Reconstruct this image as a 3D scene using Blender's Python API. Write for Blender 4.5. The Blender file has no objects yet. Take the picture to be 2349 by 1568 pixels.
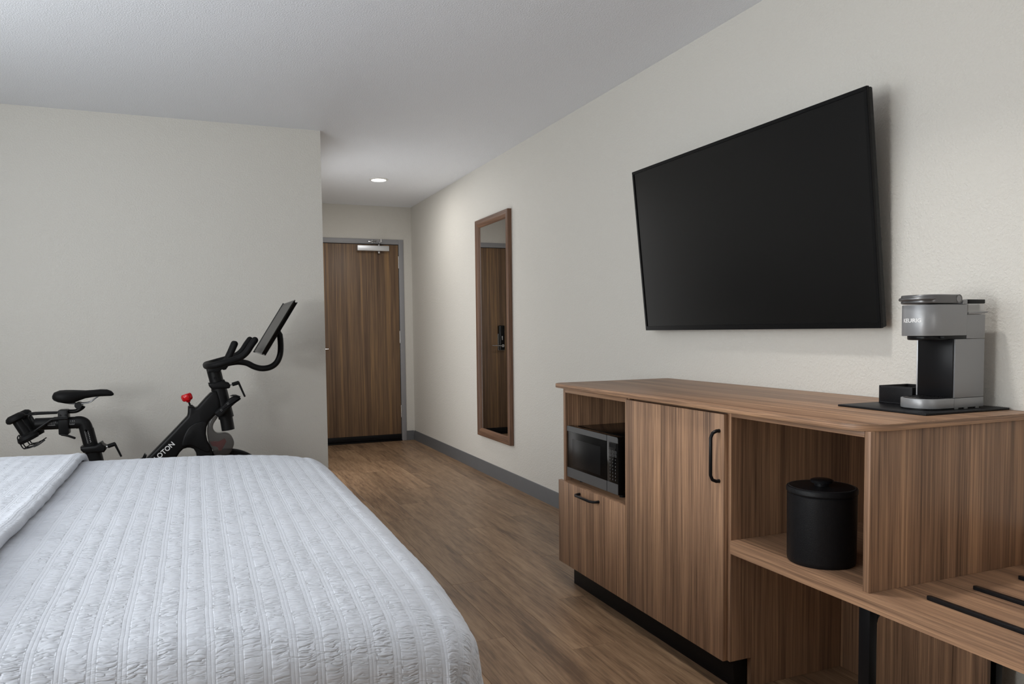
import bpy, bmesh, math, random
import numpy as np
from mathutils import Vector, Matrix
random.seed(7); rng = np.random.RandomState(11)
scene = bpy.context.scene
COL = scene.collection

# ------------------------------------------------------------------ camera
FPX = 1707.2565; CXP, CYP = -54.951, 64.870; CAMH = 1.1441
cd = bpy.data.cameras.new('camera'); cam = bpy.data.objects.new('camera', cd); COL.objects.link(cam)
fwd = Vector((0.36443964, 0.92971784, -0.05299512)); rgt = Vector((0.93070547, -0.36554961, -0.01268084)); upv = Vector((0.03116195, 0.04470145, 0.99851425))
m = Matrix((rgt, upv, -fwd)).transposed().to_4x4(); m.translation = (0, 0, CAMH); cam.matrix_world = m
cd.sensor_width = 36.0; cd.sensor_fit = 'HORIZONTAL'; cd.lens = FPX / 2349 * 36
cd.shift_x = -CXP / 2349; cd.shift_y = CYP / 2349; cd.clip_start = 0.02
scene.camera = cam
vs = scene.view_settings
vs.view_transform = 'Standard'; vs.look = 'None'; vs.gamma = 1; vs.use_curve_mapping = False; vs.exposure = 0.16

# ------------------------------------------------------------------ room dimensions (metres)
W, D, L, XL, H = 2.138, 7.6116, 4.9097, 0.787, 2.44     # right wall, door wall, bike wall, hall corner, ceiling
XB, YB = -1.95, -2.2                                    # headboard wall, wall behind the camera

# ------------------------------------------------------------------ world + lights
world = bpy.data.worlds.new('world'); scene.world = world; world.use_nodes = True
bg = world.node_tree.nodes['Background']; bg.inputs[0].default_value = (0.75, 0.85, 1.0, 1); bg.inputs[1].default_value = 0.6
def area_light(name, loc, target, sx, sy, power, col, spread=math.pi):
    ld = bpy.data.lights.new(name, 'AREA'); ld.shape = 'RECTANGLE'; ld.size = sx; ld.size_y = sy
    ld.energy = power; ld.color = col; ld.spread = spread
    o = bpy.data.objects.new(name, ld); COL.objects.link(o); o.location = loc
    d = Vector(target) - Vector(loc); o.rotation_euler = d.to_track_quat('-Z', 'Y').to_euler()
    return o
WY0, WY1, WZ0, WZ1 = 1.10, 3.45, 0.98, 2.22               # added ribbon window at the bed head, opening for a fill light
BY_0, BY_1, BZ_1 = 5.35, 6.20, 2.05                        # added doorway in the hall's left wall, holds a fill light
FILL_COL = (0.955, 0.985, 1.0)  # cool tint shared by the added fill lights
lp = bpy.data.lights.new('bench_fill_light', 'POINT'); lp.energy = 5; lp.shadow_soft_size = 0.12; lp.color = (1, 0.98, 0.95)  # unseen bare point light, added to lift the bench end and right wall
lo = bpy.data.objects.new('bench_fill_light', lp); COL.objects.link(lo); lo.location = (1.6, -0.2, 1.15)
area_light('head_wall_fill_light', (XB + 0.03, (WY0 + WY1) / 2, (WZ0 + WZ1) / 2), (3, (WY0 + WY1) / 2, (WZ0 + WZ1) / 2 - 0.1), WY1 - WY0 - 0.1, WZ1 - WZ0 - 0.1, 36, FILL_COL)  # added area fill light, sized to the window opening
lp = bpy.data.lights.new('bed_fill_light', 'POINT'); lp.energy = 72; lp.shadow_soft_size = 0.28; lp.color = FILL_COL  # added bare point fill beside the bed head, no fixture
lo = bpy.data.objects.new('bed_fill_light', lp); COL.objects.link(lo); lo.location = (-1.68, 0.85, 1.0)
area_light('hall_fill_light', (XL - 0.02, (BY_0 + BY_1) / 2, BZ_1 / 2 + 0.05), (3, (BY_0 + BY_1) / 2, BZ_1 / 2 + 0.05), BY_1 - BY_0 - 0.05, BZ_1 - 0.15, 11, (0.98, 0.99, 1.0))  # added area fill light standing in the doorway opening

# ------------------------------------------------------------------ material helpers
def new_mat(name):
    m = bpy.data.materials.new(name); m.use_nodes = True
    nt = m.node_tree; b = nt.nodes['Principled BSDF']
    return m, nt, b
def srgb(r, g, b):
    f = lambda c: (c / 255 / 12.92) if c / 255 <= 0.04045 else ((c / 255 + 0.055) / 1.055) ** 2.4
    return (f(r), f(g), f(b), 1)
def plain(name, col, rough=0.5, metal=0.0, bump=0.0, bscale=200.0, spec=None, var=0.0):
    if spec is None: spec = 0.16 if max(col[:3]) < 0.02 else 0.5
    m, nt, b = new_mat(name)
    b.inputs['Base Color'].default_value = col; b.inputs['Roughness'].default_value = rough
    b.inputs['Metallic'].default_value = metal; b.inputs['Specular IOR Level'].default_value = spec
    if bump or var:
        tc = nt.nodes.new('ShaderNodeTexCoord'); n = nt.nodes.new('ShaderNodeTexNoise')
        n.inputs['Scale'].default_value = bscale; n.inputs['Detail'].default_value = 4
        nt.links.new(tc.outputs['Object'], n.inputs['Vector'])
        if bump:
            bp = nt.nodes.new('ShaderNodeBump'); bp.inputs['Strength'].default_value = bump; bp.inputs['Distance'].default_value = 0.002
            nt.links.new(n.outputs['Fac'], bp.inputs['Height']); nt.links.new(bp.outputs['Normal'], b.inputs['Normal'])
        if var:
            mx = nt.nodes.new('ShaderNodeMix'); mx.data_type = 'RGBA'
            mx.inputs[6].default_value = tuple(c * (1 - var) for c in col[:3]) + (1,)
            mx.inputs[7].default_value = tuple(min(1, c * (1 + var)) for c in col[:3]) + (1,)
            nt.links.new(n.outputs['Fac'], mx.inputs[0]); nt.links.new(mx.outputs[2], b.inputs['Base Color'])
    return m
def orange_peel(name, col, scale, strength, dist, rough=0.55):
    m, nt, b = new_mat(name)
    b.inputs['Base Color'].default_value = col; b.inputs['Roughness'].default_value = rough; b.inputs['Specular IOR Level'].default_value = 0.35
    tc = nt.nodes.new('ShaderNodeTexCoord')
    n = nt.nodes.new('ShaderNodeTexNoise'); n.inputs['Scale'].default_value = scale; n.inputs['Detail'].default_value = 2.5; n.inputs['Distortion'].default_value = 0.15
    rp = nt.nodes.new('ShaderNodeValToRGB'); rp.color_ramp.elements[0].position = 0.42; rp.color_ramp.elements[1].position = 0.66
    bp = nt.nodes.new('ShaderNodeBump'); bp.inputs['Strength'].default_value = strength; bp.inputs['Distance'].default_value = dist
    nt.links.new(tc.outputs['Object'], n.inputs['Vector']); nt.links.new(n.outputs['Fac'], rp.inputs['Fac'])
    nt.links.new(rp.outputs['Color'], bp.inputs['Height']); nt.links.new(bp.outputs['Normal'], b.inputs['Normal'])
    return m
def wood(name, grain, dark, mid, light, rough=0.45, broad=20.0, fine=110.0, stretch=0.014, contrast=1.0, gain=1.0, rings=0.0):
    """laminate: streaks running along axis `grain`; every object shifts the pattern by its own random offset"""
    m, nt, b = new_mat(name); N = nt.nodes.new; LK = nt.links.new
    tc = N('ShaderNodeTexCoord'); oi = N('ShaderNodeObjectInfo')
    off = N('ShaderNodeVectorMath'); off.operation = 'MULTIPLY_ADD'
    comb = N('ShaderNodeCombineXYZ')
    for i in range(3): LK(oi.outputs['Random'], comb.inputs[i])
    LK(comb.outputs[0], off.inputs[0]); off.inputs[1].default_value = (37.0, 61.0, 23.0); LK(tc.outputs['Object'], off.inputs[2])
    def tex(scale, det, dist=0.0):
        mp = N('ShaderNodeMapping'); s = [scale] * 3
        for g_ in grain: s['XYZ'.index(g_)] = scale * stretch; mp.inputs['Scale'].default_value = s
        n = N('ShaderNodeTexNoise'); n.inputs['Scale'].default_value = 1.0; n.inputs['Detail'].default_value = det; n.inputs['Distortion'].default_value = dist
        LK(off.outputs[0], mp.inputs['Vector']); LK(mp.outputs[0], n.inputs['Vector']); return n
    n1 = tex(broad, 2, 0.15 + rings); n2 = tex(fine, 3); n3 = tex(fine * 3.6, 2)
    a1 = N('ShaderNodeMath'); a1.operation = 'MULTIPLY_ADD'; a1.inputs[1].default_value = 0.33; LK(n1.outputs['Fac'], a1.inputs[0])
    a2 = N('ShaderNodeMath'); a2.operation = 'MULTIPLY_ADD'; a2.inputs[1].default_value = 0.40; LK(n2.outputs['Fac'], a2.inputs[0])
    a3 = N('ShaderNodeMath'); a3.operation = 'MULTIPLY'; a3.inputs[1].default_value = 0.32; LK(n3.outputs['Fac'], a3.inputs[0])
    LK(a3.outputs[0], a2.inputs[2]); LK(a2.outputs[0], a1.inputs[2])
    rp = N('ShaderNodeValToRGB'); e = rp.color_ramp.elements
    w = 0.13 / contrast
    e[0].position = 0.525 - w; e[0].color = dark; e[1].position = 0.525 + w; e[1].color = light
    k = e.new(0.525); k.color = mid
    LK(a1.outputs[0], rp.inputs['Fac'])
    hv = N('ShaderNodeHueSaturation'); LK(rp.outputs['Color'], hv.inputs['Color'])
    mr = N('ShaderNodeMapRange'); mr.inputs['To Min'].default_value = 1.0 - 0.16 * gain; mr.inputs['To Max'].default_value = 1.0 + 0.16 * gain
    LK(oi.outputs['Random'], mr.inputs['Value']); LK(mr.outputs[0], hv.inputs['Value'])
    LK(hv.outputs['Color'], b.inputs['Base Color'])
    b.inputs['Roughness'].default_value = rough; b.inputs['Specular IOR Level'].default_value = 0.4
    bp = N('ShaderNodeBump'); bp.inputs['Strength'].default_value = 0.12; bp.inputs['Distance'].default_value = 0.001
    LK(n3.outputs['Fac'], bp.inputs['Height']); LK(bp.outputs['Normal'], b.inputs['Normal'])
    return m

M = {}
M['wall'] = orange_peel('wall paint', srgb(209, 206, 199), 120, 0.26, 0.004)
M['ceiling'] = orange_peel('ceiling paint', srgb(238, 241, 246), 150, 0.32, 0.003)
WD, WM, WL = srgb(94, 71, 55), srgb(143, 111, 87), srgb(184, 145, 112)
M['wood_z'] = wood('walnut laminate upright', 'Z', WD, WM, WL, gain=0.25, contrast=0.85)
M['wood_edge'] = wood('walnut edge band', 'XY', WD, WM, WL, gain=0.25, broad=60, fine=260, stretch=0.012)
M['wood_y'] = wood('walnut laminate lengthwise', 'Y', WD, WM, WL, gain=0.25, contrast=0.8)
M['wood_frame'] = wood('mirror frame wood', 'Z', srgb(70, 48, 36), srgb(104, 76, 58), srgb(134, 101, 78), gain=0.2)
M['wood_frame_y'] = wood('mirror frame wood rail', 'Y', srgb(70, 48, 36), srgb(104, 76, 58), srgb(134, 101, 78), gain=0.2)
M['wood_door'] = wood('door veneer', 'Z', srgb(84, 65, 51), srgb(114, 91, 71), srgb(152, 120, 84), gain=0.1, broad=16, fine=70, stretch=0.012)
M['plank'] = wood('vinyl oak plank', 'Y', srgb(100, 78, 60), srgb(135, 108, 83), srgb(158, 130, 102), rough=0.42, broad=7, fine=45, stretch=0.07, contrast=1.0, gain=0.85, rings=0.6)
M['subfloor'] = plain('plank seam dark', srgb(70, 52, 40), 0.8)
M['vinyl'] = plain('grey vinyl base', srgb(96, 97, 99), 0.5, bump=0.05, var=0.06, bscale=25)
M['frame_grey'] = plain('grey enamel frame', srgb(146, 146, 149), 0.45)
M['black_matte'] = plain('black powder coat', (0.006, 0.006, 0.0065, 1), 0.45, bump=0.05, bscale=600)
M['black_satin'] = plain('black satin metal', (0.008, 0.008, 0.009, 1), 0.3)
M['black_kick'] = plain('black kick laminate', (0.006, 0.005, 0.005, 1), 0.5)
M['leather'] = plain('black stitched leatherette', (0.008, 0.008, 0.009, 1), 0.42, bump=0.25, bscale=420)
M['stitch'] = plain('grey stitching', (0.06, 0.06, 0.065, 1), 0.8)
M['chrome'] = plain('brushed chrome', srgb(205, 206, 208), 0.22, 1.0)
M['alu'] = plain('satin aluminium', srgb(215, 217, 220), 0.42, 0.85)
M['steel_dark'] = plain('dark stainless', srgb(128, 129, 131), 0.42, 0.8)
M['glass_black'] = plain('black glass', (0.003, 0.003, 0.0032, 1), 0.25, spec=0.16)
M['oven_window'] = plain('oven window', (0.009, 0.009, 0.0095, 1), 0.3)
M['gloss_black'] = plain('gloss black plastic', (0.004, 0.004, 0.004, 1), 0.16, spec=0.28)
M['tv_screen'] = plain('television screen', (0.0028, 0.0028, 0.0029, 1), 0.3, spec=0.26)
M['tv_bezel'] = plain('television bezel', (0.0045, 0.0045, 0.005, 1), 0.3)
M['grey_machine'] = plain('studio grey metallic plastic', srgb(140, 141, 143), 0.36, 0.35, bump=0.04, bscale=900)
M['grey_lid'] = plain('darker grey metallic plastic', srgb(104, 104, 105), 0.28, 0.6)
M['white_print'] = plain('white print', srgb(232, 232, 232), 0.5)
M['grey_print'] = plain('grey print', srgb(120, 120, 120), 0.5)
M['red_plastic'] = plain('glossy red plastic', srgb(196, 14, 24), 0.2)
M['red_pad'] = plain('red brake pad', srgb(205, 40, 42), 0.6)
M['bike_black'] = plain('bike black paint', (0.0075, 0.0075, 0.008, 1), 0.38, bump=0.06, bscale=700)
M['bike_soft'] = plain('bike black rubber', (0.006, 0.006, 0.0065, 1), 0.6, bump=0.12, bscale=500)
M['sheet'] = plain('white sheet', srgb(226, 228, 232), 0.8)
M['mattress'] = plain('mattress ticking', srgb(215, 215, 215), 0.85)
M['bed_base'] = plain('dark bed base', srgb(60, 58, 57), 0.7)
# coverlet
mm, nt, b = new_mat('white matelasse cotton')
b.inputs['Base Color'].default_value = srgb(191, 195, 203); b.inputs['Roughness'].default_value = 0.75
b.inputs['Sheen Weight'].default_value = 0.15; b.inputs['Specular IOR Level'].default_value = 0.3
N_, K_ = nt.nodes.new, nt.links.new
def mth(op, a_, b_=None, c_=None):
    n = N_('ShaderNodeMath'); n.operation = op
    for i, v in enumerate((a_, b_, c_)):
        if v is None: continue
        if isinstance(v, (int, float)): n.inputs[i].default_value = v
        else: K_(v, n.inputs[i])
    return n.outputs[0]
def ramp(src_, stops):
    n = N_('ShaderNodeValToRGB'); n.color_ramp.interpolation = 'EASE'; el = n.color_ramp.elements
    el[0].position, el[1].position = stops[0][0], stops[-1][0]
    for e_, v in ((el[0], stops[0][1]), (el[1], stops[-1][1])): e_.color = (v, v, v, 1)
    for p_, v in stops[1:-1]:
        q_ = el.new(p_); q_.color = (v, v, v, 1)
    K_(src_, n.inputs['Fac']); return n.outputs['Color']
def noise2(x_, y_, z_=0.0, det=1.0):
    cb = N_('ShaderNodeCombineXYZ')
    for i, v in enumerate((x_, y_, z_)):
        if isinstance(v, (int, float)): cb.inputs[i].default_value = v
        else: K_(v, cb.inputs[i])
    n = N_('ShaderNodeTexNoise'); n.inputs['Scale'].default_value = 1.0; n.inputs['Detail'].default_value = det; n.inputs['Roughness'].default_value = 0.5
    K_(cb.outputs[0], n.inputs['Vector']); return n.outputs['Fac']
tc = N_('ShaderNodeTexCoord'); sp = N_('ShaderNodeSeparateXYZ'); K_(tc.outputs['UV'], sp.inputs[0])
u_, v_ = sp.outputs[0], sp.outputs[1]
wob_ = mth('MULTIPLY', mth('SUBTRACT', noise2(mth('MULTIPLY', u_, 4), mth('MULTIPLY', v_, 12)), 0.5), 0.0035)
uw = mth('MULTIPLY', mth('ADD', u_, wob_), 24.4)
fu = mth('FRACT', uw); col_ = mth('FLOOR', uw)
lines_ = ramp(fu, [(0.0, 0.7), (0.02, 0.0), (0.05, 0.55), (0.10, 0.75), (0.145, 0.55), (0.17, 0.0), (0.20, 0.55), (0.25, 0.75), (0.295, 0.55), (0.32, 0.0), (0.37, 0.8), (0.65, 1.0), (0.95, 0.8), (1.0, 0.7)])
band_ = ramp(fu, [(0.0, 0.25), (0.31, 0.25), (0.37, 1.0), (0.95, 1.0), (1.0, 0.25)])
blk_ = ramp(noise2(mth('MULTIPLY', col_, 7.31), mth('MULTIPLY', v_, 20.0), 3.0), [(0.40, 0.0), (0.56, 1.0)])
vw = mth('ADD', v_, mth('MULTIPLY', mth('SUBTRACT', noise2(mth('MULTIPLY', u_, 22), mth('MULTIPLY', v_, 18), 9.0), 0.5), 0.016))
n_a = noise2(mth('MULTIPLY', u_, 26), mth('MULTIPLY', vw, 92), mth('MULTIPLY', col_, 1.7), 2.0)
n_b = noise2(mth('MULTIPLY', u_, 48), mth('MULTIPLY', vw, 190), mth('MULTIPLY', col_, 2.9), 2.0)
crease = mth('ADD', mth('MULTIPLY', ramp(mth('ABSOLUTE', mth('SUBTRACT', n_a, 0.5)), [(0.0, 0.0), (0.05, 0.55), (0.16, 1.0)]), 1.0), mth('SUBTRACT', mth('MULTIPLY', n_b, 1.3), 1.2))
amp_ = mth('MULTIPLY', band_, mth('SUBTRACT', 1.0, mth('MULTIPLY', blk_, 0.62)))
hgt = mth('ADD', mth('MULTIPLY', lines_, 0.17), mth('MULTIPLY', crease, amp_))
bp = N_('ShaderNodeBump'); bp.inputs['Strength'].default_value = 0.68; bp.inputs['Distance'].default_value = 0.0038
K_(hgt, bp.inputs['Height']); K_(bp.outputs['Normal'], b.inputs['Normal'])
M['coverlet'] = mm
# mirror glass
mm, nt, b = new_mat('mirror glass'); b.inputs['Base Color'].default_value = (0.72, 0.72, 0.72, 1); b.inputs['Metallic'].default_value = 1; b.inputs['Roughness'].default_value = 0.01
M['mirror'] = mm
# smoked shield / clear tank
mm, nt, b = new_mat('smoked clear plastic'); b.inputs['Base Color'].default_value = (0.055, 0.05, 0.047, 1); b.inputs['Roughness'].default_value = 0.25; b.inputs['Alpha'].default_value = 0.72
M['smoked'] = mm
mm, nt, b = new_mat('clear water tank plastic'); b.inputs['Base Color'].default_value = (0.72, 0.72, 0.71, 1); b.inputs['Roughness'].default_value = 0.12; b.inputs['Alpha'].default_value = 0.45
M['tank'] = mm
mm, nt, b = new_mat('added window glass'); b.inputs['Base Color'].default_value = (0.9, 0.95, 1, 1); b.inputs['Roughness'].default_value = 0.02; b.inputs['Alpha'].default_value = 0.15
M['pane'] = mm  # glass of the added window
mm, nt, b = new_mat('lit downlight lens'); b.inputs['Base Color'].default_value = (1, 1, 1, 1); b.inputs['Emission Color'].default_value = (1, 0.97, 0.92, 1); b.inputs['Emission Strength'].default_value = 12
M['lens'] = mm
M['trim_white'] = plain('white enamel trim', srgb(225, 225, 222), 0.35)
M['pod_green'] = plain('green foil', srgb(70, 120, 70), 0.3); M['pod_white'] = plain('white paper packet', srgb(215, 215, 210), 0.6); M['pod_red'] = plain('red paper packet', srgb(165, 60, 50), 0.6)

# ------------------------------------------------------------------ mesh helpers
def finish(name, me, mat, parent=None, smooth=False):
    if mat is not None: me.materials.append(M[mat] if isinstance(mat, str) else mat)
    if smooth:
        me.polygons.foreach_set('use_smooth', [True] * len(me.polygons))
        try: me.set_sharp_from_angle(angle=math.radians(38))
        except Exception: pass
    o = bpy.data.objects.new(name, me); COL.objects.link(o)
    if parent is not None: o.parent = parent
    return o
def org(parent):
    v = Vector((0, 0, 0))
    while parent is not None:
        v = v + Vector(parent.location); parent = parent.parent
    return v
def from_bm(name, bm, mat, parent=None, smooth=False, rel=True):
    if rel:
        o = org(parent); bmesh.ops.translate(bm, verts=bm.verts, vec=-o)
    bmesh.ops.recalc_face_normals(bm, faces=bm.faces)
    me = bpy.data.meshes.new(name); bm.to_mesh(me); bm.free()
    return finish(name, me, mat, parent, smooth)
def add_box(bm, x0, x1, y0, y1, z0, z1, bev=0.0, seg=2):
    r = bmesh.ops.create_cube(bm, size=1.0); vs_ = r['verts']
    for v in vs_:
        v.co = Vector(((x0 + x1) / 2 + v.co.x * (x1 - x0), (y0 + y1) / 2 + v.co.y * (y1 - y0), (z0 + z1) / 2 + v.co.z * (z1 - z0)))
    if bev > 0:
        es = list({e for v in vs_ for e in v.link_edges})
        bmesh.ops.bevel(bm, geom=es, offset=bev, segments=seg, affect='EDGES', profile=0.5)
def box(name, x0, x1, y0, y1, z0, z1, mat, parent=None, bev=0.0015, seg=2):
    bm = bmesh.new(); add_box(bm, x0, x1, y0, y1, z0, z1, bev, seg)
    return from_bm(name, bm, mat, parent, smooth=bev > 0)
def add_tube(bm, pts, rad, n=14, cap=True, up=None):
    """swept tube along a polyline with parallel-transport frames; rad may be list, or (a,b) pairs for an oval section"""
    pts = [Vector(p) for p in pts]; k = len(pts)
    rads = rad if isinstance(rad, list) else [rad] * k
    if len(rads) != k: rads = [rads[min(len(rads) - 1, int(i * len(rads) / k))] for i in range(k)]
    tang = []
    for i in range(k):
        t = (pts[min(i + 1, k - 1)] - pts[max(i - 1, 0)]).normalized(); tang.append(t)
    ref = Vector(up) if up else (Vector((0, 0, 1)) if abs(tang[0].z) < 0.9 else Vector((1, 0, 0)))
    nrm = (ref - tang[0] * ref.dot(tang[0])).normalized()
    rings = []
    for i in range(k):
        nrm = (nrm - tang[i] * nrm.dot(tang[i])).normalized(); bi = tang[i].cross(nrm)
        ra, rb = rads[i] if isinstance(rads[i], tuple) else (rads[i], rads[i])
        rings.append([bm.verts.new(pts[i] + nrm * (ra * math.cos(2 * math.pi * j / n)) + bi * (rb * math.sin(2 * math.pi * j / n))) for j in range(n)])
    for i in range(k - 1):
        for j in range(n):
            bm.faces.new((rings[i][j], rings[i][(j + 1) % n], rings[i + 1][(j + 1) % n], rings[i + 1][j]))
    if cap:
        bm.faces.new(rings[0][::-1]); bm.faces.new(rings[-1])
def smooth_path(pts, sub=6):
    """Catmull-Rom"""
    P = [Vector(p) for p in pts]; out = []
    for i in range(len(P) - 1):
        p0 = P[max(i - 1, 0)]; p1 = P[i]; p2 = P[i + 1]; p3 = P[min(i + 2, len(P) - 1)]
        for s in range(sub):
            t = s / sub
            out.append(0.5 * ((2 * p1) + (-p0 + p2) * t + (2 * p0 - 5 * p1 + 4 * p2 - p3) * t * t + (-p0 + 3 * p1 - 3 * p2 + p3) * t ** 3))
    out.append(P[-1]); return out
def tube(name, pts, rad, mat, parent=None, n=14, smoothp=0, up=None):
    bm = bmesh.new()
    if smoothp: pts = smooth_path(pts, smoothp)
    add_tube(bm, pts, rad, n, True, up); return from_bm(name, bm, mat, parent, True)
def capsule_radii(n_end, r, k):
    return [r] * k
def rounded_end_tube(name, pts, r, mat, parent=None, n=14, smoothp=5):
    p = smooth_path(pts, smoothp)
    def endcap(a, bdir):
        return [(a + bdir * (r * math.sin(t)), r * math.cos(t)) for t in (0.35, 0.75, 1.1, 1.4)]
    d0 = (p[0] - p[1]).normalized(); d1 = (p[-1] - p[-2]).normalized()
    A = endcap(p[0], d0)[::-1]; B = endcap(p[-1], d1)
    P = [q for q, _ in A] + p + [q for q, _ in B]; R = [q for _, q in A] + [r] * len(p) + [q for _, q in B]
    bm = bmesh.new(); add_tube(bm, P, R, n); return from_bm(name, bm, mat, parent, True)
def add_lathe(bm, prof, c, n=48, axis=(0, 0, 1)):
    """prof: (radius, height) list; closed with caps when radius is 0"""
    ax = Vector(axis).normalized(); q = Vector((0, 0, 1)).rotation_difference(ax); c = Vector(c)
    rings = []
    for r, h in prof:
        if r < 1e-6: rings.append([bm.verts.new(c + q @ Vector((0, 0, h)))])
        else: rings.append([bm.verts.new(c + q @ Vector((r * math.cos(2 * math.pi * j / n), r * math.sin(2 * math.pi * j / n), h))) for j in range(n)])
    for a, bb in zip(rings[:-1], rings[1:]):
        if len(a) == 1 and len(bb) == 1: continue
        for j in range(n):
            j2 = (j + 1) % n
            if len(a) == 1: bm.faces.new((a[0], bb[j], bb[j2]))
            elif len(bb) == 1: bm.faces.new((a[j], a[j2], bb[0]))
            else: bm.faces.new((a[j], a[j2], bb[j2], bb[j]))
def lathe(name, prof, c, mat, parent=None, n=48, axis=(0, 0, 1)):
    bm = bmesh.new(); add_lathe(bm, prof, c, n, axis); return from_bm(name, bm, mat, parent, True)
def add_prism(bm, outline, a0, a1, plane='XZ', bev=0.0, seg=2):
    """outline in a plane, extruded along the remaining axis from a0 to a1"""
    def P(p, a): return Vector({'XZ': (p[0], a, p[1]), 'XY': (p[0], p[1], a), 'YZ': (a, p[0], p[1])}[plane])
    lo = [bm.verts.new(P(p, a0)) for p in outline]; hi = [bm.verts.new(P(p, a1)) for p in outline]
    n = len(outline); fs = [bm.faces.new(lo[::-1]), bm.faces.new(hi)]
    for i in range(n): fs.append(bm.faces.new((lo[i], lo[(i + 1) % n], hi[(i + 1) % n], hi[i])))
    bmesh.ops.recalc_face_normals(bm, faces=fs)
    if bev > 0:
        es = list({e for f in fs[:2] for e in f.edges})
        bmesh.ops.bevel(bm, geom=es, offset=bev, segments=seg, affect='EDGES', profile=0.5)
def prism(name, outline, a0, a1, mat, parent=None, plane='XZ', bev=0.0, seg=2):
    bm = bmesh.new(); add_prism(bm, outline, a0, a1, plane, bev, seg); return from_bm(name, bm, mat, parent, True)
def smooth2d(pts, sub=5, closed=True):
    n = len(pts); out = []
    for i in range(n if closed else n - 1):
        p0, p1, p2, p3 = [Vector(pts[(i + k) % n]) if closed else Vector(pts[min(max(i + k, 0), n - 1)]) for k in (-1, 0, 1, 2)]
        for s in range(sub):
            t = s / sub
            v = 0.5 * ((2 * p1) + (-p0 + p2) * t + (2 * p0 - 5 * p1 + 4 * p2 - p3) * t * t + (-p0 + 3 * p1 - 3 * p2 + p3) * t ** 3)
            out.append((v.x, v.y))
    if not closed: out.append(tuple(pts[-1]))
    return out
def rrect(x0, x1, y0, y1, r, n=6, corners=(1, 1, 1, 1)):
    """rounded rectangle outline, counter-clockwise from the lower-left corner; corners = ll, lr, ur, ul"""
    out = []
    for (cx, cy, a, on) in ((x0, y0, 180, corners[0]), (x1, y0, 270, corners[1]), (x1, y1, 0, corners[2]), (x0, y1, 90, corners[3])):
        if not on: out.append((cx, cy)); continue
        rr = r if on is True or on == 1 else on
        ox = cx + (rr if cx == x0 else -rr); oy = cy + (rr if cy == y0 else -rr)
        for k in range(n + 1):
            t = math.radians(a + 90 * k / n); out.append((ox + rr * math.cos(t), oy + rr * math.sin(t)))
    return out
def thing(name, label, cat, loc=(0, 0, 0), group=None, kind=None):
    o = bpy.data.objects.new(name, None); COL.objects.link(o); o.location = loc; o.empty_display_size = 0.05
    return tag(o, label, cat, group, kind)
def tag(o, label=None, cat=None, group=None, kind=None):
    if label: o['label'] = label
    if cat: o['category'] = cat
    if group: o['group'] = group
    if kind: o['kind'] = kind
    return o
_fontcache = {}
def text_verts(body, size, bold=0.0):
    """flat filled mesh of some lettering: (verts, faces) in its own XY plane, centred"""
    cu = bpy.data.curves.new('lettering', 'FONT'); cu.body = body; cu.size = size; cu.align_x = 'CENTER'; cu.align_y = 'CENTER'; cu.resolution_u = 4; cu.offset = size * bold
    ob = bpy.data.objects.new('lettering', cu); COL.objects.link(ob); bpy.context.view_layer.update()
    me = bpy.data.meshes.new_from_object(ob.evaluated_get(bpy.context.evaluated_depsgraph_get()))
    vv = [tuple(v.co) for v in me.vertices]; ff = [tuple(p.vertices) for p in me.polygons]
    bpy.data.objects.remove(ob); bpy.data.curves.remove(cu); bpy.data.meshes.remove(me)
    return vv, ff
def lettering(name, body, size, fn, mat, parent, bold=0.0):
    vv, ff = text_verts(body, size, bold); o = org(parent)
    me = bpy.data.meshes.new(name); me.from_pydata([tuple(Vector(fn(v[0], v[1])) - o) for v in vv], [], ff); me.update()
    return finish(name, me, mat, parent)

# ================================================================== THE SETTING
def structure(name, label, boxes, mat):
    bm = bmesh.new()
    for b_ in boxes: add_box(bm, *b_)
    o = from_bm(name, bm, mat); return tag(o, label, None, None, 'structure')
T = 0.12
structure('wall_right', 'warm grey textured wall behind the television', [(W, W + T, YB - T, D + T, 0, H)], 'wall')
structure('wall_left', 'grey wall behind the exercise bike', [(XB - T, XL - T, L, L + T, 0, H)], 'wall')
structure('wall_hall', 'left side wall of the entry hall with an added doorway opening for a fill light', [(XL - T, XL, L, BY_0, 0, H), (XL - T, XL, BY_1, D, 0, H), (XL - T, XL, BY_0, BY_1, BZ_1, H), (XL - T - 0.05, XL - T, BY_0 - 0.05, BY_1 + 0.05, 0, BZ_1 + 0.05)], 'wall')
structure('wall_headboard', 'wall at the head of the bed with an added window in it', [(XB - T, XB, YB - T, WY0, 0, H), (XB - T, XB, WY1, L, 0, H), (XB - T, XB, WY0, WY1, 0, WZ0), (XB - T, XB, WY0, WY1, WZ1, H)], 'wall')
DX0, DX1, DZ = 0.985, 2.047, 2.10          # door frame outer limits
structure('wall_far', 'end wall of the entry hall around the door', [(XL - T, DX0, D, D + T, 0, H), (DX1, W, D, D + T, 0, H), (DX0, DX1, D, D + T, DZ, H)], 'wall')
structure('wall_back', 'wall behind the camera', [(XB, W, YB - T, YB, 0, H)], 'wall')
structure('ceiling', 'flat white textured ceiling', [(XB - T, W + T, YB - T, D + T, H, H + 0.1)], 'ceiling')
win = tag(bpy.data.objects.new('added_window_1', None), 'unseen window added in the wall left of the camera around a fill light', None, None, 'structure'); COL.objects.link(win); win.location = (XB, 0, WZ0)
bm = bmesh.new(); wf = 0.05; wym = (WY0 + WY1) / 2
for b_ in ((WY0, WY1, WZ0, WZ0 + wf), (WY0, WY1, WZ1 - wf, WZ1), (WY0, WY0 + wf, WZ0 + wf, WZ1 - wf), (WY1 - wf, WY1, WZ0 + wf, WZ1 - wf), (wym - 0.02, wym + 0.02, WZ0 + wf, WZ1 - wf)): add_box(bm, XB - 0.08, XB, *b_)
from_bm('added_window_frame', bm, 'trim_white', win)
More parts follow.
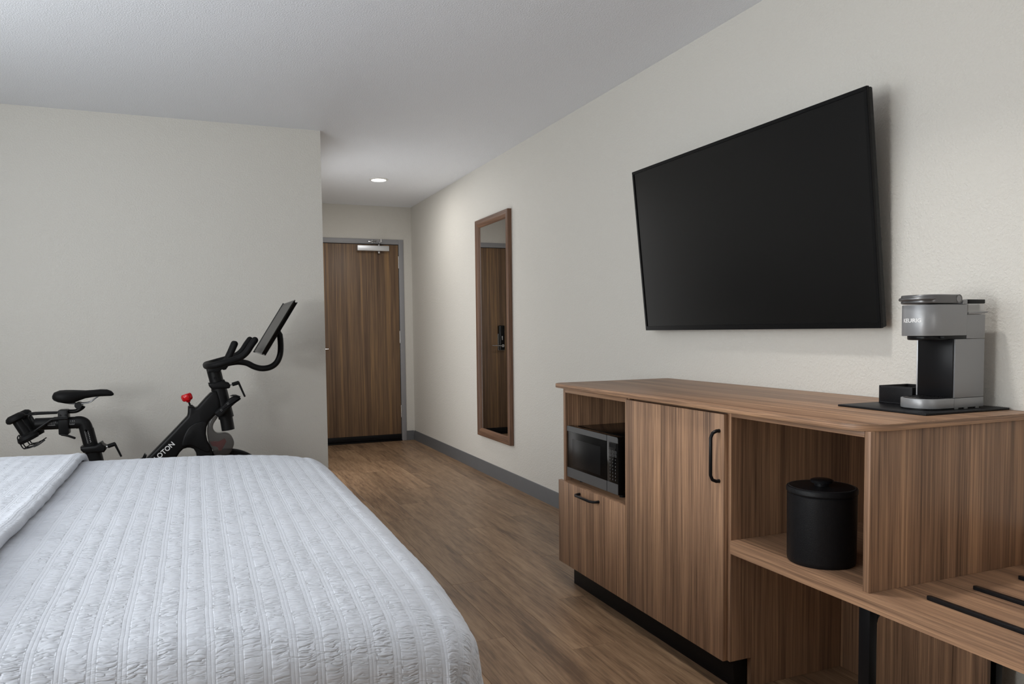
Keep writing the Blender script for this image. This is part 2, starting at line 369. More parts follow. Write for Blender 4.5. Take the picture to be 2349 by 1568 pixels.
box('pane', XB - 0.05, XB - 0.044, WY0 + wf, wym - 0.02, WZ0 + wf, WZ1 - wf, 'pane', win, bev=0)
box('pane', XB - 0.05, XB - 0.044, wym + 0.02, WY1 - wf, WZ0 + wf, WZ1 - wf, 'pane', win, bev=0)

# floor: each vinyl plank is an object
floor = structure('floor', 'brown oak plank floor', [(XB - T, W + T, YB - T, D + T, -0.08, -0.0035)], 'subfloor')
PW, PL = 0.182, 1.22
def plank_mesh(w, l):
    bm = bmesh.new(); add_box(bm, 0, w, 0, l, -0.0035, 0, 0)
    es = [e for e in bm.edges if all(v.co.z > -0.001 for v in e.verts)]
    bmesh.ops.bevel(bm, geom=es, offset=0.0009, segments=1, affect='EDGES')
    bmesh.ops.recalc_face_normals(bm, faces=bm.faces)
    me = bpy.data.meshes.new('plank'); bm.to_mesh(me); bm.free(); me.materials.append(M['plank']); return me
full = plank_mesh(PW - 0.0006, PL - 0.0006); cache = {}
x = W - PW * 12.4
x = W - 0.004 - PW
cols = []
while x > XB - PW: cols.append(x); x -= PW
for ci, x in enumerate(cols):
    x0 = max(x, XB); w = x + PW - x0
    y = YB - [0.15, 0.93, 0.47, 1.1, 0.3, 0.72][ci % 6] - random.uniform(0, 0.1)
    ymax = D if x + PW > XL + 0.02 else L
    while y < ymax:
        y0 = max(y, YB); y1 = min(y + PL, ymax)
        if y1 - y0 > 0.03 and w > 0.02:
            if abs(w - PW) < 1e-6 and abs(y1 - y0 - PL) < 1e-6: me = full
            else:
                key = (round(w, 3), round(y1 - y0, 3))
                me = cache.get(key) or cache.setdefault(key, plank_mesh(w - 0.0006, y1 - y0 - 0.0006))
            o = bpy.data.objects.new('plank', me); COL.objects.link(o); o.location = (x0, y0, 0); o.parent = floor
        y += PL

# baseboards
def baseboard(name, label, outline, a0, a1, plane):
    o = prism(name, outline, a0, a1, 'vinyl', None, plane, 0); return tag(o, label, None, None, 'structure')
bprof = [(0, 0), (-0.010, 0), (-0.009, 0.012), (-0.006, 0.085), (-0.004, 0.097), (0, 0.1)]
baseboard('baseboard_right', 'dark grey vinyl base along the television wall', [(W + a, z) for a, z in bprof], 2.99, D, 'XZ')
baseboard('baseboard_far', 'short dark grey vinyl base beside the door frame', [(D + a, z) for a, z in bprof], DX1, W - 0.010, 'YZ')
baseboard('baseboard_left', 'grey vinyl base below the exercise bike wall', [(L + a, z) for a, z in bprof], XB, XL, 'YZ')

# entry door
door = tag(bpy.data.objects.new('door_1', None), 'walnut veneer entry door in a grey metal frame', None, None, 'structure'); COL.objects.link(door); door.location = (1.5, D, 0)
bm = bmesh.new()
FW = 0.05
add_box(bm, DX1 - FW, DX1, D - 0.012, D + 0.1, 0, DZ, 0.002)
add_box(bm, DX0, DX0 + FW, D - 0.012, D + 0.1, 0, DZ, 0.002)
add_box(bm, DX0 + FW, DX1 - FW, D - 0.012, D + 0.1, DZ - FW, DZ, 0.002)
from_bm('frame', bm, 'frame_grey', door, True)
sl0, sl1 = DX0 + FW + 0.005, DX1 - FW - 0.006
box('slab', sl0, sl1, D - 0.004, D + 0.04, 0.072, DZ - FW - 0.006, 'wood_door', door, 0.001)
box('gap_shadow', DX0 + FW, DX1 - FW, D + 0.041, D + 0.05, 0, DZ - FW, 'black_matte', door, 0)
sw = box('sweep', sl0, sl1, D - 0.012, D + 0.038, 0.020, 0.071, 'black_satin', door, 0.002)
box('threshold', DX0 + FW, DX1 - FW, D - 0.02, D + 0.1, 0.0, 0.014, 'black_kick', door, 0.003)
for zc in (1.867, 1.09, 0.311):
    h = tube('hinge', [(sl1 + 0.003, D - 0.010, zc - 0.06), (sl1 + 0.003, D - 0.010, zc + 0.06)], 0.007, 'chrome', door, 10)
    bm = bmesh.new()
    for zz in (zc - 0.064, zc + 0.06): add_lathe(bm, [(0, 0), (0.0055, 0), (0.0055, 0.004), (0, 0.004)], (sl1 + 0.003, D - 0.010, zz), 10)
    from_bm('hinge_tip', bm, 'chrome', h, True)
# closer: body, arms, shoe
cl = box('closer', 1.556, 1.884, D - 0.062, D - 0.005, 1.975, 2.028, 'alu', door, 0.003)
lathe('spindle', [(0, 0), (0.014, 0), (0.014, 0.016), (0.009, 0.022), (0, 0.022)], (1.782, D - 0.034, 1.952), 'chrome', cl, 16)
bm = bmesh.new()
add_tube(bm, [(1.782, D - 0.034, 2.028), (1.782, D - 0.034, 2.046)], 0.010, 10)
add_tube(bm, [(1.782, D - 0.034, 2.044), (1.778, D - 0.15, 2.062)], [(0.007, 0.013), (0.007, 0.011)], 10)
add_tube(bm, [(1.778, D - 0.15, 2.05), (1.778, D - 0.15, 2.085)], 0.009, 10)
from_bm('main_arm', bm, 'chrome', cl, True)
bm = bmesh.new()
add_tube(bm, [(1.778, D - 0.15, 2.078), (1.715, D - 0.025, 2.072)], 0.008, 10)
add_tube(bm, [(1.715, D - 0.026, 2.055), (1.715, D - 0.026, 2.086)], 0.008, 10)
add_box(bm, 1.675, 1.745, D - 0.03, D - 0.012, 2.062, 2.078, 0.003)
from_bm('foot_arm', bm, 'chrome', cl, True)
# electronic lock on the left side of the door (seen in the mirror)
lx = sl0 + 0.068
lk = box('lock_case', lx - 0.036, lx + 0.036, D - 0.030, D - 0.004, 0.93, 1.20, 'gloss_black', door, 0.006, 3)
bm = bmesh.new()
add_box(bm, lx - 0.041, lx + 0.041, D - 0.018, D - 0.0045, 0.925, 1.11, 0.006, 3)
from_bm('lock_trim', bm, 'chrome', lk, True)
box('thumb_turn', lx - 0.006, lx + 0.006, D - 0.045, D - 0.030, 1.04, 1.085, 'chrome', lk, 0.003)
bm = bmesh.new()
add_tube(bm, [(lx, D - 0.03, 0.978), (lx, D - 0.062, 0.978)], 0.016, 14)
add_tube(bm, smooth_path([(lx - 0.008, D - 0.062, 0.978), (lx + 0.04, D - 0.064, 0.980), (lx + 0.13, D - 0.062, 0.981)], 5), [(0.007, 0.010)] * 11, 12)
from_bm('lever', bm, 'chrome', lk, True)

# recessed downlights
def downlight(x, y, label, watts, cone=180):
    dl = thing('ceiling_downlight', label, 'ceiling light', (x, y, H), 'recessed ceiling downlights')
    lathe('trim_ring', [(0.058, -0.004), (0.064, -0.010), (0.078, -0.006), (0.080, -0.0005), (0.058, -0.0005)], (x, y, H), 'trim_white', dl, 48)
    lathe('lens', [(0, -0.006), (0.05, -0.006), (0.0585, -0.004), (0.0585, -0.001), (0, -0.001)], (x, y, H), 'lens', dl, 48)
    ld = bpy.data.lights.new('downlight_lamp', 'AREA'); ld.shape = 'DISK'; ld.size = 0.14; ld.energy = watts; ld.spread = math.radians(cone); ld.color = (1, 0.975, 0.94)
    o = bpy.data.objects.new('downlight_lamp', ld); COL.objects.link(o); o.location = (0, 0, -0.014); o.parent = dl
downlight(1.49, 6.29, 'round lit recessed downlight in the hallway ceiling', 6.5)
downlight(1.27, 1.65, 'round recessed downlight in the ceiling above the cabinet', 5.5, 105)

# ================================================================== MIRROR
my0, my1, mz0, mz1 = 4.955, 5.628, 0.305, 2.018
mr_ = thing('wall_mirror', 'tall wall mirror in a mitred walnut frame, reflecting the entry door', 'mirror', (W, (my0 + my1) / 2, mz0))
fwid, fth = 0.062, 0.030
def frame_piece(name, p_out, p_in, mat):
    """mitred moulding: outer edge thicker, sloping to the glass"""
    bm = bmesh.new(); cols_ = []
    for (yo, zo), (yi, zi) in zip(p_out, p_in):
        f = lambda t: (yo + (yi - yo) * t, zo + (zi - zo) * t)
        prof = [(W - 0.001, 0), (W - fth, 0), (W - fth - 0.003, 0.10), (W - fth - 0.003, 0.55), (W - fth + 0.004, 0.85), (W - fth + 0.012, 0.97), (W - 0.012, 1.0), (W - 0.001, 1.0)]
        cols_.append([bm.verts.new((px, *f(t))) for px, t in prof])
    n = len(cols_[0])
    for i in range(n): bm.faces.new((cols_[0][i], cols_[0][(i + 1) % n], cols_[1][(i + 1) % n], cols_[1][i]))
    bm.faces.new(cols_[0]); bm.faces.new(cols_[1][::-1])
    return from_bm(name, bm, mat, mr_, False)
O = [(my0, mz0), (my1, mz0), (my1, mz1), (my0, mz1)]; I_ = [(my0 + fwid, mz0 + fwid), (my1 - fwid, mz0 + fwid), (my1 - fwid, mz1 - fwid), (my0 + fwid, mz1 - fwid)]
for i, mt in enumerate(('wood_frame_y', 'wood_frame', 'wood_frame_y', 'wood_frame')):
    j = (i + 1) % 4; frame_piece('frame_rail', (O[i], O[j]), (I_[i], I_[j]), mt)
box('glass', W - 0.014, W - 0.008, my0 + fwid - 0.004, my1 - fwid + 0.004, mz0 + fwid - 0.004, mz1 - fwid + 0.004, 'mirror', mr_, 0)

# ================================================================== TELEVISION (tilted forward on its mount)
TY0, TY1 = 1.791, 3.152; tb = Vector((2.078, 0, 1.136)); tt = Vector((1.999, 0, 1.903))
tv = thing('television', 'large black flat-screen television tilted forward on the wall', 'television', (2.10, (TY0 + TY1) / 2, 1.136))
tu = (tt - tb); th = tu.length; tu.normalize(); tn = Vector((-tu.z, 0, tu.x))         # up along the panel, outward normal
if tn.x > 0: tn = -tn
def tvp(y, v, d): return tb + tu * v + tn * d + Vector((0, y, 0))                     # d>0 towards the room
def tv_box(bm, y0, y1, v0, v1, d0, d1, bev=0.0):
    r = bmesh.ops.create_cube(bm, size=1.0)['verts']
    for v in r: v.co = tvp(y0 if v.co.x < 0 else y1, v0 if v.co.y < 0 else v1, d0 if v.co.z < 0 else d1)
    if bev: bmesh.ops.bevel(bm, geom=list({e for v in r for e in v.link_edges}), offset=bev, segments=2, affect='EDGES')
bm = bmesh.new(); tv_box(bm, TY0 + 0.002, TY1 - 0.002, 0.002, th - 0.002, -0.030, -0.004, 0.003); tvb = from_bm('back_case', bm, 'gloss_black', tv, True)
bm = bmesh.new(); bz, bb_ = 0.013, 0.020
tv_box(bm, TY0, TY1, 0, bb_, -0.012, 0.0, 0.001); tv_box(bm, TY0, TY1, th - bz, th, -0.012, 0.0, 0.001)
tv_box(bm, TY0, TY0 + bz, bb_, th - bz, -0.012, 0.0, 0.001); tv_box(bm, TY1 - bz, TY1, bb_, th - bz, -0.012, 0.0, 0.001)
from_bm('bezel', bm, 'tv_bezel', tv, True)
bm = bmesh.new(); tv_box(bm, TY0 + bz, TY1 - bz, bb_, th - bz, -0.010, -0.0035); from_bm('screen', bm, 'tv_screen', tv)
yc = (TY0 + TY1) / 2
bm = bmesh.new()
add_box(bm, W - 0.012, W - 0.001, yc - 0.30, yc + 0.30, 1.40, 1.62, 0.002)
for s in (-0.2, 0.2):
    tv_box(bm, yc + s - 0.02, yc + s + 0.02, 0.18, 0.56, -0.045, -0.029)
    add_tube(bm, [(W - 0.01, yc + s, 1.58), tvp(yc + s, 0.46, -0.035)], 0.012, 8)
    add_tube(bm, [(W - 0.01, yc + s, 1.43), tvp(yc + s, 0.30, -0.035)], 0.012, 8)
from_bm('wall_bracket', bm, 'black_matte', tv)

# ================================================================== CABINETRY
CF, CDR, CT = 1.532, 1.514, 1.503       # carcass front, door front, counter front
ZT, ZU, ZS, ZSB = 0.9030, 0.8850, 0.4824, 0.4413
CY0, CY1 = 1.856, 2.985                 # tall cabinet
cab = thing('storage_cabinet', 'walnut cabinet with a microwave nook, drawer and tall door', 'cabinet', ((CF + W) / 2, (CY0 + CY1) / 2, 0))
def side_panel(y0, y1, name='side_panel'):
    return prism(name, [(CF, 0.095), (1.614, 0.095), (1.614, 0.0), (2.120, 0.0), (2.120, ZU), (CF, ZU)], y0, y1, 'wood_z', cab, 'XZ', 0.0008, 1)
side_panel(CY0, CY0 + 0.018); side_panel(CY1 - 0.018, CY1)
DV = 2.446
box('divider', CF + 0.002, 2.118, DV - 0.009, DV + 0.009, 0.095, ZU, 'wood_z', cab, 0.0008)
box('back_panel', 2.104, 2.118, CY0 + 0.019, CY1 - 0.019, 0.1, ZU - 0.001, 'wood_z', cab, 0)
box('top_rail', CF, CF + 0.075, DV + 0.0095, CY1 - 0.0185, 0.863, ZU - 0.0005, 'wood_y', cab, 0.0008)
box('top_rail', CF + 0.02, CF + 0.07, CY0 + 0.0185, DV - 0.0095, 0.865, ZU - 0.0005, 'wood_y', cab, 0.0008)
box('microwave_shelf', CF - 0.001, 2.103, DV + 0.0095, CY1 - 0.0185, 0.449, 0.4665, 'wood_y', cab, 0.0008)
box('bottom_panel', CF, 2.103, CY0 + 0.0185, CY1 - 0.0185, 0.096, 0.112, 'wood_y', cab, 0.0008)
box('kick_plate', 1.560, 1.6135, CY0 + 0.019, 2.945, 0.0, 0.095, 'black_kick', cab, 0.0005)
def pull(parent, a, bq, name='handle'):
    """black bow handle: flat bar with angled arms, standing 34 mm proud of the front; a, b = the two foot points"""
    a, bq = Vector(a), Vector(bq); d = (bq - a).normalized(); outv = Vector((-1, 0, 0))
    pts = [a, a + outv * 0.012, a + outv * 0.026 + d * 0.006, a + outv * 0.033 + d * 0.020, bq + outv * 0.033 - d * 0.020, bq + outv * 0.026 - d * 0.006, bq + outv * 0.012, bq]
    hd = tube(name, pts, [0.0062, 0.0056, 0.0054, 0.0054, 0.0054, 0.0054, 0.0056, 0.0062], 'black_satin', parent, 10)
    return hd
dr = box('door', CDR, CDR + 0.0175, 1.868, 2.4385, 0.095, 0.8765, 'wood_z', cab, 0.001)
pull(dr, (CDR, 1.889, 0.823), (CDR, 1.889, 0.665))
dw = box('drawer', CDR, CDR + 0.0175, 2.4415, 3.003, 0.095, 0.4675, 'wood_z', cab, 0.001)
pull(dw, (CDR, 2.640, 0.440), (CDR, 2.800, 0.440))

# worktop
wt = bmesh.new(); add_prism(wt, rrect(CT, W - 0.001, 1.333, 3.05, 0.085, 12, (0.085, 0, 0, 0.06)), ZU, ZT, 'XY', 0.0025, 2)
worktop = from_bm('worktop', wt, 'wood_y', None, True); worktop.data.materials.append(M['wood_edge'])
for p_ in worktop.data.polygons:
    if abs(p_.normal.z) < 0.75: p_.material_index = 1
tag(worktop, 'walnut laminate worktop with rounded corners over the cabinets', 'worktop')

# open cubby standing on the bench
cub = thing('open_cubby', 'open walnut cubby on the bench, holding the ice bucket', 'shelf unit', ((CF + W) / 2, 1.6, ZS))
box('end_panel', CF, W - 0.002, 1.345, 1.363, ZS, ZU, 'wood_z', cub, 0.0012)
box('back_panel', 2.100, 2.116, 1.3635, CY0 - 0.0005, ZS, ZU, 'wood_z', cub, 0)
box('top_rail', CF, 2.099, 1.3635, CY0 - 0.0005, 0.869, ZU - 0.0005, 'wood_y', cub, 0.0008)

# luggage bench
BY0 = 0.30
ben = thing('luggage_bench', 'walnut luggage bench with black strips on top and a black metal leg frame', 'bench', ((CF + W) / 2, 1.0, 0))
prism('bench_top', [(CF - 0.003, ZSB), (2.117, ZSB), (2.117, ZS), (CF - 0.003, ZS)], BY0, CY0 - 0.0008, 'wood_y', ben, 'XZ', 0.0)
box('back_lip', 2.118, W - 0.002, BY0, 1.3445, ZSB, 0.577, 'wood_y', ben, 0.001)
for sx, sy in ((1.630, 1.262), (1.797, 1.266), (1.975, 1.272)):
    bm = bmesh.new(); add_prism(bm, rrect(sx - 0.007, sx + 0.007, 0.42, sy, 0.0065, 6), ZS, ZS + 0.0095, 'XY', 0.0012, 2)
    st = from_bm('luggage_strip', bm, 'black_satin', ben, True)
    for k in (0.14, 0.48, 0.76): lathe('screw', [(0, 0.0004), (0.0028, 0.0004), (0.0034, 0.0)], (sx, sy - k, ZS + 0.0096), 'black_matte', st, 12)
def leg_frame(y):
    lf = box('leg', 1.560, 1.586, y - 0.0165, y + 0.0165, 0.0, ZSB - 0.0005, 'black_satin', ben, 0.0012)
    box('leg', 2.035, 2.061, y - 0.0165, y + 0.0165, 0.0, ZSB - 0.0005, 'black_satin', ben, 0.0012)
    box('leg_rail', 1.5865, 2.0345, y - 0.0165, y + 0.0165, ZSB - 0.027, ZSB - 0.0005, 'black_satin', ben, 0.0012)
    bm = bmesh.new()
    add_prism(bm, [(1.5865, ZSB - 0.0275), (1.6, ZSB - 0.0275), (1.5945, ZSB - 0.032), (1.589, ZSB - 0.038), (1.5865, ZSB - 0.048)], y - 0.0165, y + 0.0165, 'XZ')
    from_bm('corner_gusset', bm, 'black_satin', ben)
leg_frame(1.3815); leg_frame(0.36)
box('modesty_panel', 1.990, 2.006, 1.360, CY0 - 0.0008, 0.0, ZSB - 0.028, 'wood_z', ben, 0.001)

# ------------------------------------------------------------------ microwave
MX, MY0, MY1, MZ0, MZ1 = 1.538, 2.528, 2.962, 0.487, 0.717
mw = thing('microwave_oven', 'small black and stainless microwave in the cabinet nook', 'microwave', (MX + 0.16, (MY0 + MY1) / 2, 0.4665))
box('casing', MX + 0.024, MX + 0.34, MY0 + 0.004, MY1 - 0.004, MZ0 + 0.004, MZ1 - 0.004, 'gloss_black', mw, 0.004)
box('top_plate', MX + 0.045, MX + 0.33, MY0 + 0.02, MY1 - 0.02, MZ1 - 0.004, MZ1 - 0.002, 'glass_black', mw, 0.0008)
MS = 2.614      # split between door and controls
dpan = prism('oven_door', rrect(MS + 0.0015, MY1, MZ0, MZ1, 0.008, 5, (0, 0, 1, 0)), MX, MX + 0.024, 'gloss_black', mw, 'YZ', 0.001)
bm = bmesh.new(); add_prism(bm, rrect(MS + 0.002, MY1 - 0.0006, MZ1 - 0.024, MZ1 - 0.0006, 0.008, 5, (0, 0, 1, 0)), MX - 0.0012, MX + 0.004, 'YZ'); from_bm('steel_band', bm, 'steel_dark', dpan)
bm = bmesh.new(); add_prism(bm, rrect(MS + 0.002, MY1 - 0.0006, MZ0 + 0.0006, MZ0 + 0.043, 0.004, 4, (0, 0, 0, 0)), MX - 0.0012, MX + 0.004, 'YZ'); from_bm('steel_band', bm, 'steel_dark', dpan)
box('door_glass', MX - 0.0008, MX + 0.004, MS + 0.003, MY1 - 0.001, MZ0 + 0.0435, MZ1 - 0.0245, 'glass_black', dpan, 0.0004)
box('viewing_window', MX - 0.0014, MX + 0.003, MS + 0.052, MY1 - 0.052, MZ0 + 0.056, MZ1 - 0.055, 'oven_window', dpan, 0.0004)
cpan = prism('control_panel', rrect(MY0, MS - 0.0015, MZ0, MZ1, 0.008, 5, (0, 0, 0, 1)), MX, MX + 0.024, 'gloss_black', mw, 'YZ', 0.001)
bm = bmesh.new(); add_prism(bm, rrect(MY0 + 0.0006, MS - 0.002, MZ1 - 0.024, MZ1 - 0.0006, 0.009, 5, (0, 0, 0, 1)), MX - 0.0012, MX + 0.004, 'YZ'); from_bm('steel_band', bm, 'steel_dark', cpan)
bm = bmesh.new(); add_prism(bm, rrect(MY0 + 0.0006, MS - 0.002, MZ0 + 0.0006, MZ0 + 0.043, 0.004, 4, (0, 0, 0, 0)), MX - 0.0012, MX + 0.004, 'YZ'); from_bm('steel_band', bm, 'steel_dark', cpan)
box('display', MX - 0.0006, MX + 0.003, MY0 + 0.016, MS - 0.018, MZ1 - 0.045, MZ1 - 0.029, 'oven_window', cpan, 0)
# keypad marks: outlined keys then printed digits
bm = bmesh.new(); px_ = MX - 0.0009
def ring(yc_, zc_, a, bq, t):
    n = 14; o_ = []; i_ = []
    for k in range(n):
        an = 2 * math.pi * k / n; ex = 4
        sx = math.copysign(abs(math.cos(an)) ** (2 / ex), math.cos(an)); sz = math.copysign(abs(math.sin(an)) ** (2 / ex), math.sin(an))
        o_.append(bm.verts.new((px_, yc_ + a * sx, zc_ + bq * sz))); i_.append(bm.verts.new((px_, yc_ + (a - t) * sx, zc_ + (bq - t) * sz)))
    for k in range(n): bm.faces.new((o_[k], o_[(k + 1) % n], i_[(k + 1) % n], i_[k]))
def dash(yc_, zc_, a, bq):
    bm.faces.new([bm.verts.new((px_, yc_ + sy * a, zc_ + sz * bq)) for sy, sz in ((-1, -1), (1, -1), (1, 1), (-1, 1))])
ycols = [MY0 + 0.020 + 0.0205 * k for k in range(3)]
for r_, zc_ in enumerate((MZ1 - 0.062, MZ1 - 0.076)):
    for yc_ in ycols: ring(yc_, zc_, 0.0075, 0.0055, 0.0009); dash(yc_, zc_, 0.003, 0.0008)
for r_ in range(7):
    zc_ = MZ1 - 0.092 - r_ * 0.0135
    for ic, yc_ in enumerate(ycols): dash(yc_, zc_, 0.0028 if r_ < 2 else 0.0012, 0.0010 if r_ < 2 else 0.0032)
from_bm('keypad_print', bm, 'grey_print', cpan)
dash_ = bmesh.new(); add_box(dash_, MX + 0.040, MX + 0.0425, MY0 + 0.0030, MY0 + 0.0042, MZ0 + 0.012, MZ0 + 0.055); from_bm('side_rating_strip', dash_, 'grey_print', mw)
for fx in (MX + 0.05, MX + 0.29):
    for fy in (MY0 + 0.05, MY1 - 0.05): lathe('foot', [(0, 0), (0.013, 0), (0.013, MZ0 - 0.4665 + 0.006), (0, MZ0 - 0.4665 + 0.006)], (fx, fy, 0.4666), 'black_matte', mw, 14)

# ------------------------------------------------------------------ ice bucket
bc = (1.630, 1.592)
ib = thing('ice_bucket', 'black leather-look ice bucket with a lid and knob in the open cubby', 'ice bucket', (*bc, ZS))
br = 0.0905
lathe('body', [(0, 0.0), (br - 0.004, 0.0), (br - 0.001, 0.004), (br, 0.012), (br + 0.001, 0.192), (br - 0.002, 0.1955), (0, 0.1955)], (*bc, ZS), 'leather', ib, 64)
lid = lathe('lid', [(0, 0.196), (br + 0.0005, 0.196), (br + 0.003, 0.199), (br + 0.003, 0.209), (br + 0.0005, 0.2125), (br - 0.006, 0.2135), (0, 0.2145)], (*bc, ZS), 'leather', ib, 64)
lathe('knob', [(0, 0.2146), (0.019, 0.2146), (0.019, 0.222), (0.029, 0.224), (0.030, 0.231), (0.024, 0.2335), (0, 0.2345)], (*bc, ZS), 'black_satin', lid, 40)
bm = bmesh.new()
for k in range(150):
    a = 2 * math.pi * k / 150; r_ = br - 0.004
    p0 = Vector((bc[0] + r_ * math.cos(a), bc[1] + r_ * math.sin(a), ZS + 0.2136)); p1 = Vector((bc[0] + r_ * math.cos(a + 0.024), bc[1] + r_ * math.sin(a + 0.024), ZS + 0.2136))
    add_tube(bm, [p0, p1], 0.0004, 4)
from_bm('stitching', bm, 'stitch', lid)

# ------------------------------------------------------------------ coffee tray
tr0 = (1.800, 2.130, 1.408, 1.700)
tray = thing('coffee_tray', 'flat black leatherette mat with stitched edges under the coffee maker', 'tray', ((tr0[0] + tr0[1]) / 2, (tr0[2] + tr0[3]) / 2, ZT))
box('mat', *tr0, ZT, ZT + 0.006, 'leather', tray, 0.0015)
bm = bmesh.new(); ztop = ZT + 0.0062
def stitch_line(bm, a, bq, step=0.0055, ln=0.0036, r=0.0004):
    a, bq = Vector(a), Vector(bq); n = int((bq - a).length / step); d = (bq - a).normalized()
    for k in range(n): add_tube(bm, [a + d * (k * step), a + d * (k * step + ln)], r, 4)
e = 0.005
stitch_line(bm, (tr0[0] + e, tr0[2] + e, ztop), (tr0[0] + e, tr0[3] - e, ztop)); stitch_line(bm, (tr0[1] - e, tr0[2] + e, ztop), (tr0[1] - e, tr0[3] - e, ztop))
stitch_line(bm, (tr0[0] + e, tr0[2] + e, ztop), (tr0[1] - e, tr0[2] + e, ztop)); stitch_line(bm, (tr0[0] + e, tr0[3] - e, ztop), (tr0[1] - e, tr0[3] - e, ztop))
from_bm('stitching', bm, 'stitch', tray)

# condiment box
zb_ = ZT + 0.006
bx0, bx1, by0, by1, bz1 = 1.944, 2.064, 1.566, 1.680, zb_ + 0.054
cbx = thing('condiment_box', 'open black stitched box of packets behind the coffee maker', 'box', ((bx0 + bx1) / 2, (by0 + by1) / 2, zb_))
box('base_panel', bx0 + 0.001, bx1 - 0.001, by0 + 0.001, by1 - 0.001, zb_, zb_ + 0.004, 'leather', cbx, 0.0006)
tk = 0.006
for args in ((bx0, bx0 + tk, by0, by1), (bx1 - tk, bx1, by0, by1), (bx0 + tk, bx1 - tk, by0, by0 + tk), (bx0 + tk, bx1 - tk, by1 - tk, by1)):
    wl = box('side_wall', *args, zb_ + 0.0002, bz1, 'leather', cbx, 0.0012)
bm = bmesh.new()
for z_ in (bz1 - 0.004, zb_ + 0.004): stitch_line(bm, (bx0 - 0.0002, by0 + 0.004, z_), (bx0 - 0.0002, by1 - 0.004, z_))
for y_ in (by0 + 0.004, by1 - 0.004): stitch_line(bm, (bx0 - 0.0002, y_, zb_ + 0.004), (bx0 - 0.0002, y_, bz1 - 0.004))
from_bm('stitching', bm, 'stitch', cbx)
for i, (mt, lab) in enumerate((('pod_green', 'green coffee packet lying in the condiment box'), ('pod_white', 'white packet lying in the condiment box'), ('pod_red', 'red packet lying in the condiment box'))):
    px0 = bx0 + 0.012 + 0.032 * i
    bm = bmesh.new(); add_prism(bm, rrect(px0, px0 + 0.026, by0 + 0.012, by1 - 0.012, 0.003, 3), zb_ + 0.0042, zb_ + 0.042 + 0.001 * i, 'XY', 0.006, 2)
    pk = from_bm('coffee_packet', bm, mt, None, True); tag(pk, lab, 'packet', 'packets in the condiment box')

# ------------------------------------------------------------------ coffee maker
kx0, kx1, ky0, ky1 = 1.856, 2.078, 1.445, 1.559; kyc = (ky0 + ky1) / 2; kr = (ky1 - ky0) / 2; kz = ZT + 0.006
cm = thing('coffee_maker', 'grey single-serve pod coffee maker standing on the black tray', 'coffee maker', ((kx0 + kx1) / 2, kyc, kz))
def nose(x_front, x_back, grow=0.0, n=28, sq=2.25):
    """plan outline: rounded nose towards -X, square back"""
    r = kr + grow; out = []
    cx = x_front + r
    for k in range(n + 1):
        a = math.pi / 2 + math.pi * k / n; c_, s_ = math.cos(a), math.sin(a)
        out.append((cx + math.copysign(abs(c_) ** (2 / sq), c_) * r, kyc + math.copysign(abs(s_) ** (2 / sq), s_) * r))
    return out + [(x_back, ky0 - grow), (x_back, ky1 + grow)]
RX = 1.952      # face of the black splash panel
fe = prism('foot_plate', nose(kx0 + 0.006, kx1 - 0.01, -0.006), kz, kz + 0.004, 'black_matte', cm, 'XY')
prism('drip_base', nose(kx0, RX + 0.0035), kz + 0.004, kz + 0.031, 'grey_machine', cm, 'XY', 0.0015)
prism('rear_base', rrect(RX + 0.0045, kx1, ky0, ky1, 0.006, 5, (0, 1, 1, 0)), kz + 0.004, kz + 0.031, 'grey_machine', cm, 'XY', 0.0012)
gr = prism('drip_grate', nose(kx0 + 0.006, RX - 0.001, -0.006), kz + 0.0305, kz + 0.0325, 'black_satin', cm, 'XY', 0.0008)
bm = bmesh.new()
for ix in range(9):
    for iy in range(8):
        gx, gy = kx0 + 0.022 + ix * 0.0085, ky0 + 0.018 + iy * 0.0112
        if math.hypot(min(0, gx - kx0 - kr), gy - kyc) < kr - 0.016: add_box(bm, gx, gx + 0.004, gy, gy + 0.005, kz + 0.0325, kz + 0.0331)
from_bm('grate_slots', bm, 'black_matte', gr)
prism('column', rrect(RX + 0.0045, kx1, ky0 + 0.0004, ky1 - 0.0004, 0.006, 5, (0, 1, 1, 0)), kz + 0.0318, 1.1045, 'grey_machine', cm, 'XY', 0.001)
box('splash_panel', RX, RX + 0.004, ky0 + 0.004, ky1 - 0.004, kz + 0.0328, 1.108, 'black_satin', cm, 0.0006)
box('column_edge', RX - 0.002, RX + 0.0044, ky1 - 0.0038, ky1 - 0.0002, kz + 0.0328, 1.112, 'alu', cm, 0.0006)
hb = 1.1145
prism('brew_head', nose(kx0, 2.000)[:-2] + [(2.000, ky0), (2.000, ky1)], hb, 1.2005, 'grey_machine', cm, 'XY', 0.0012)
prism('head_rear', rrect(2.0002, kx1, ky0, ky1, 0.006, 5, (0, 1, 1, 0)), 1.1055, 1.172, 'grey_machine', cm, 'XY', 0.0008)
prism('head_underside', nose(kx0 + 0.014, RX + 0.02, -0.012), hb - 0.012, hb + 0.002, 'black_satin', cm, 'XY', 0.004)
box('recess_top', RX - 0.04, 1.999, ky0 + 0.0008, ky1 - 0.0008, 1.1055, hb + 0.001, 'black_satin', cm, 0.0008)
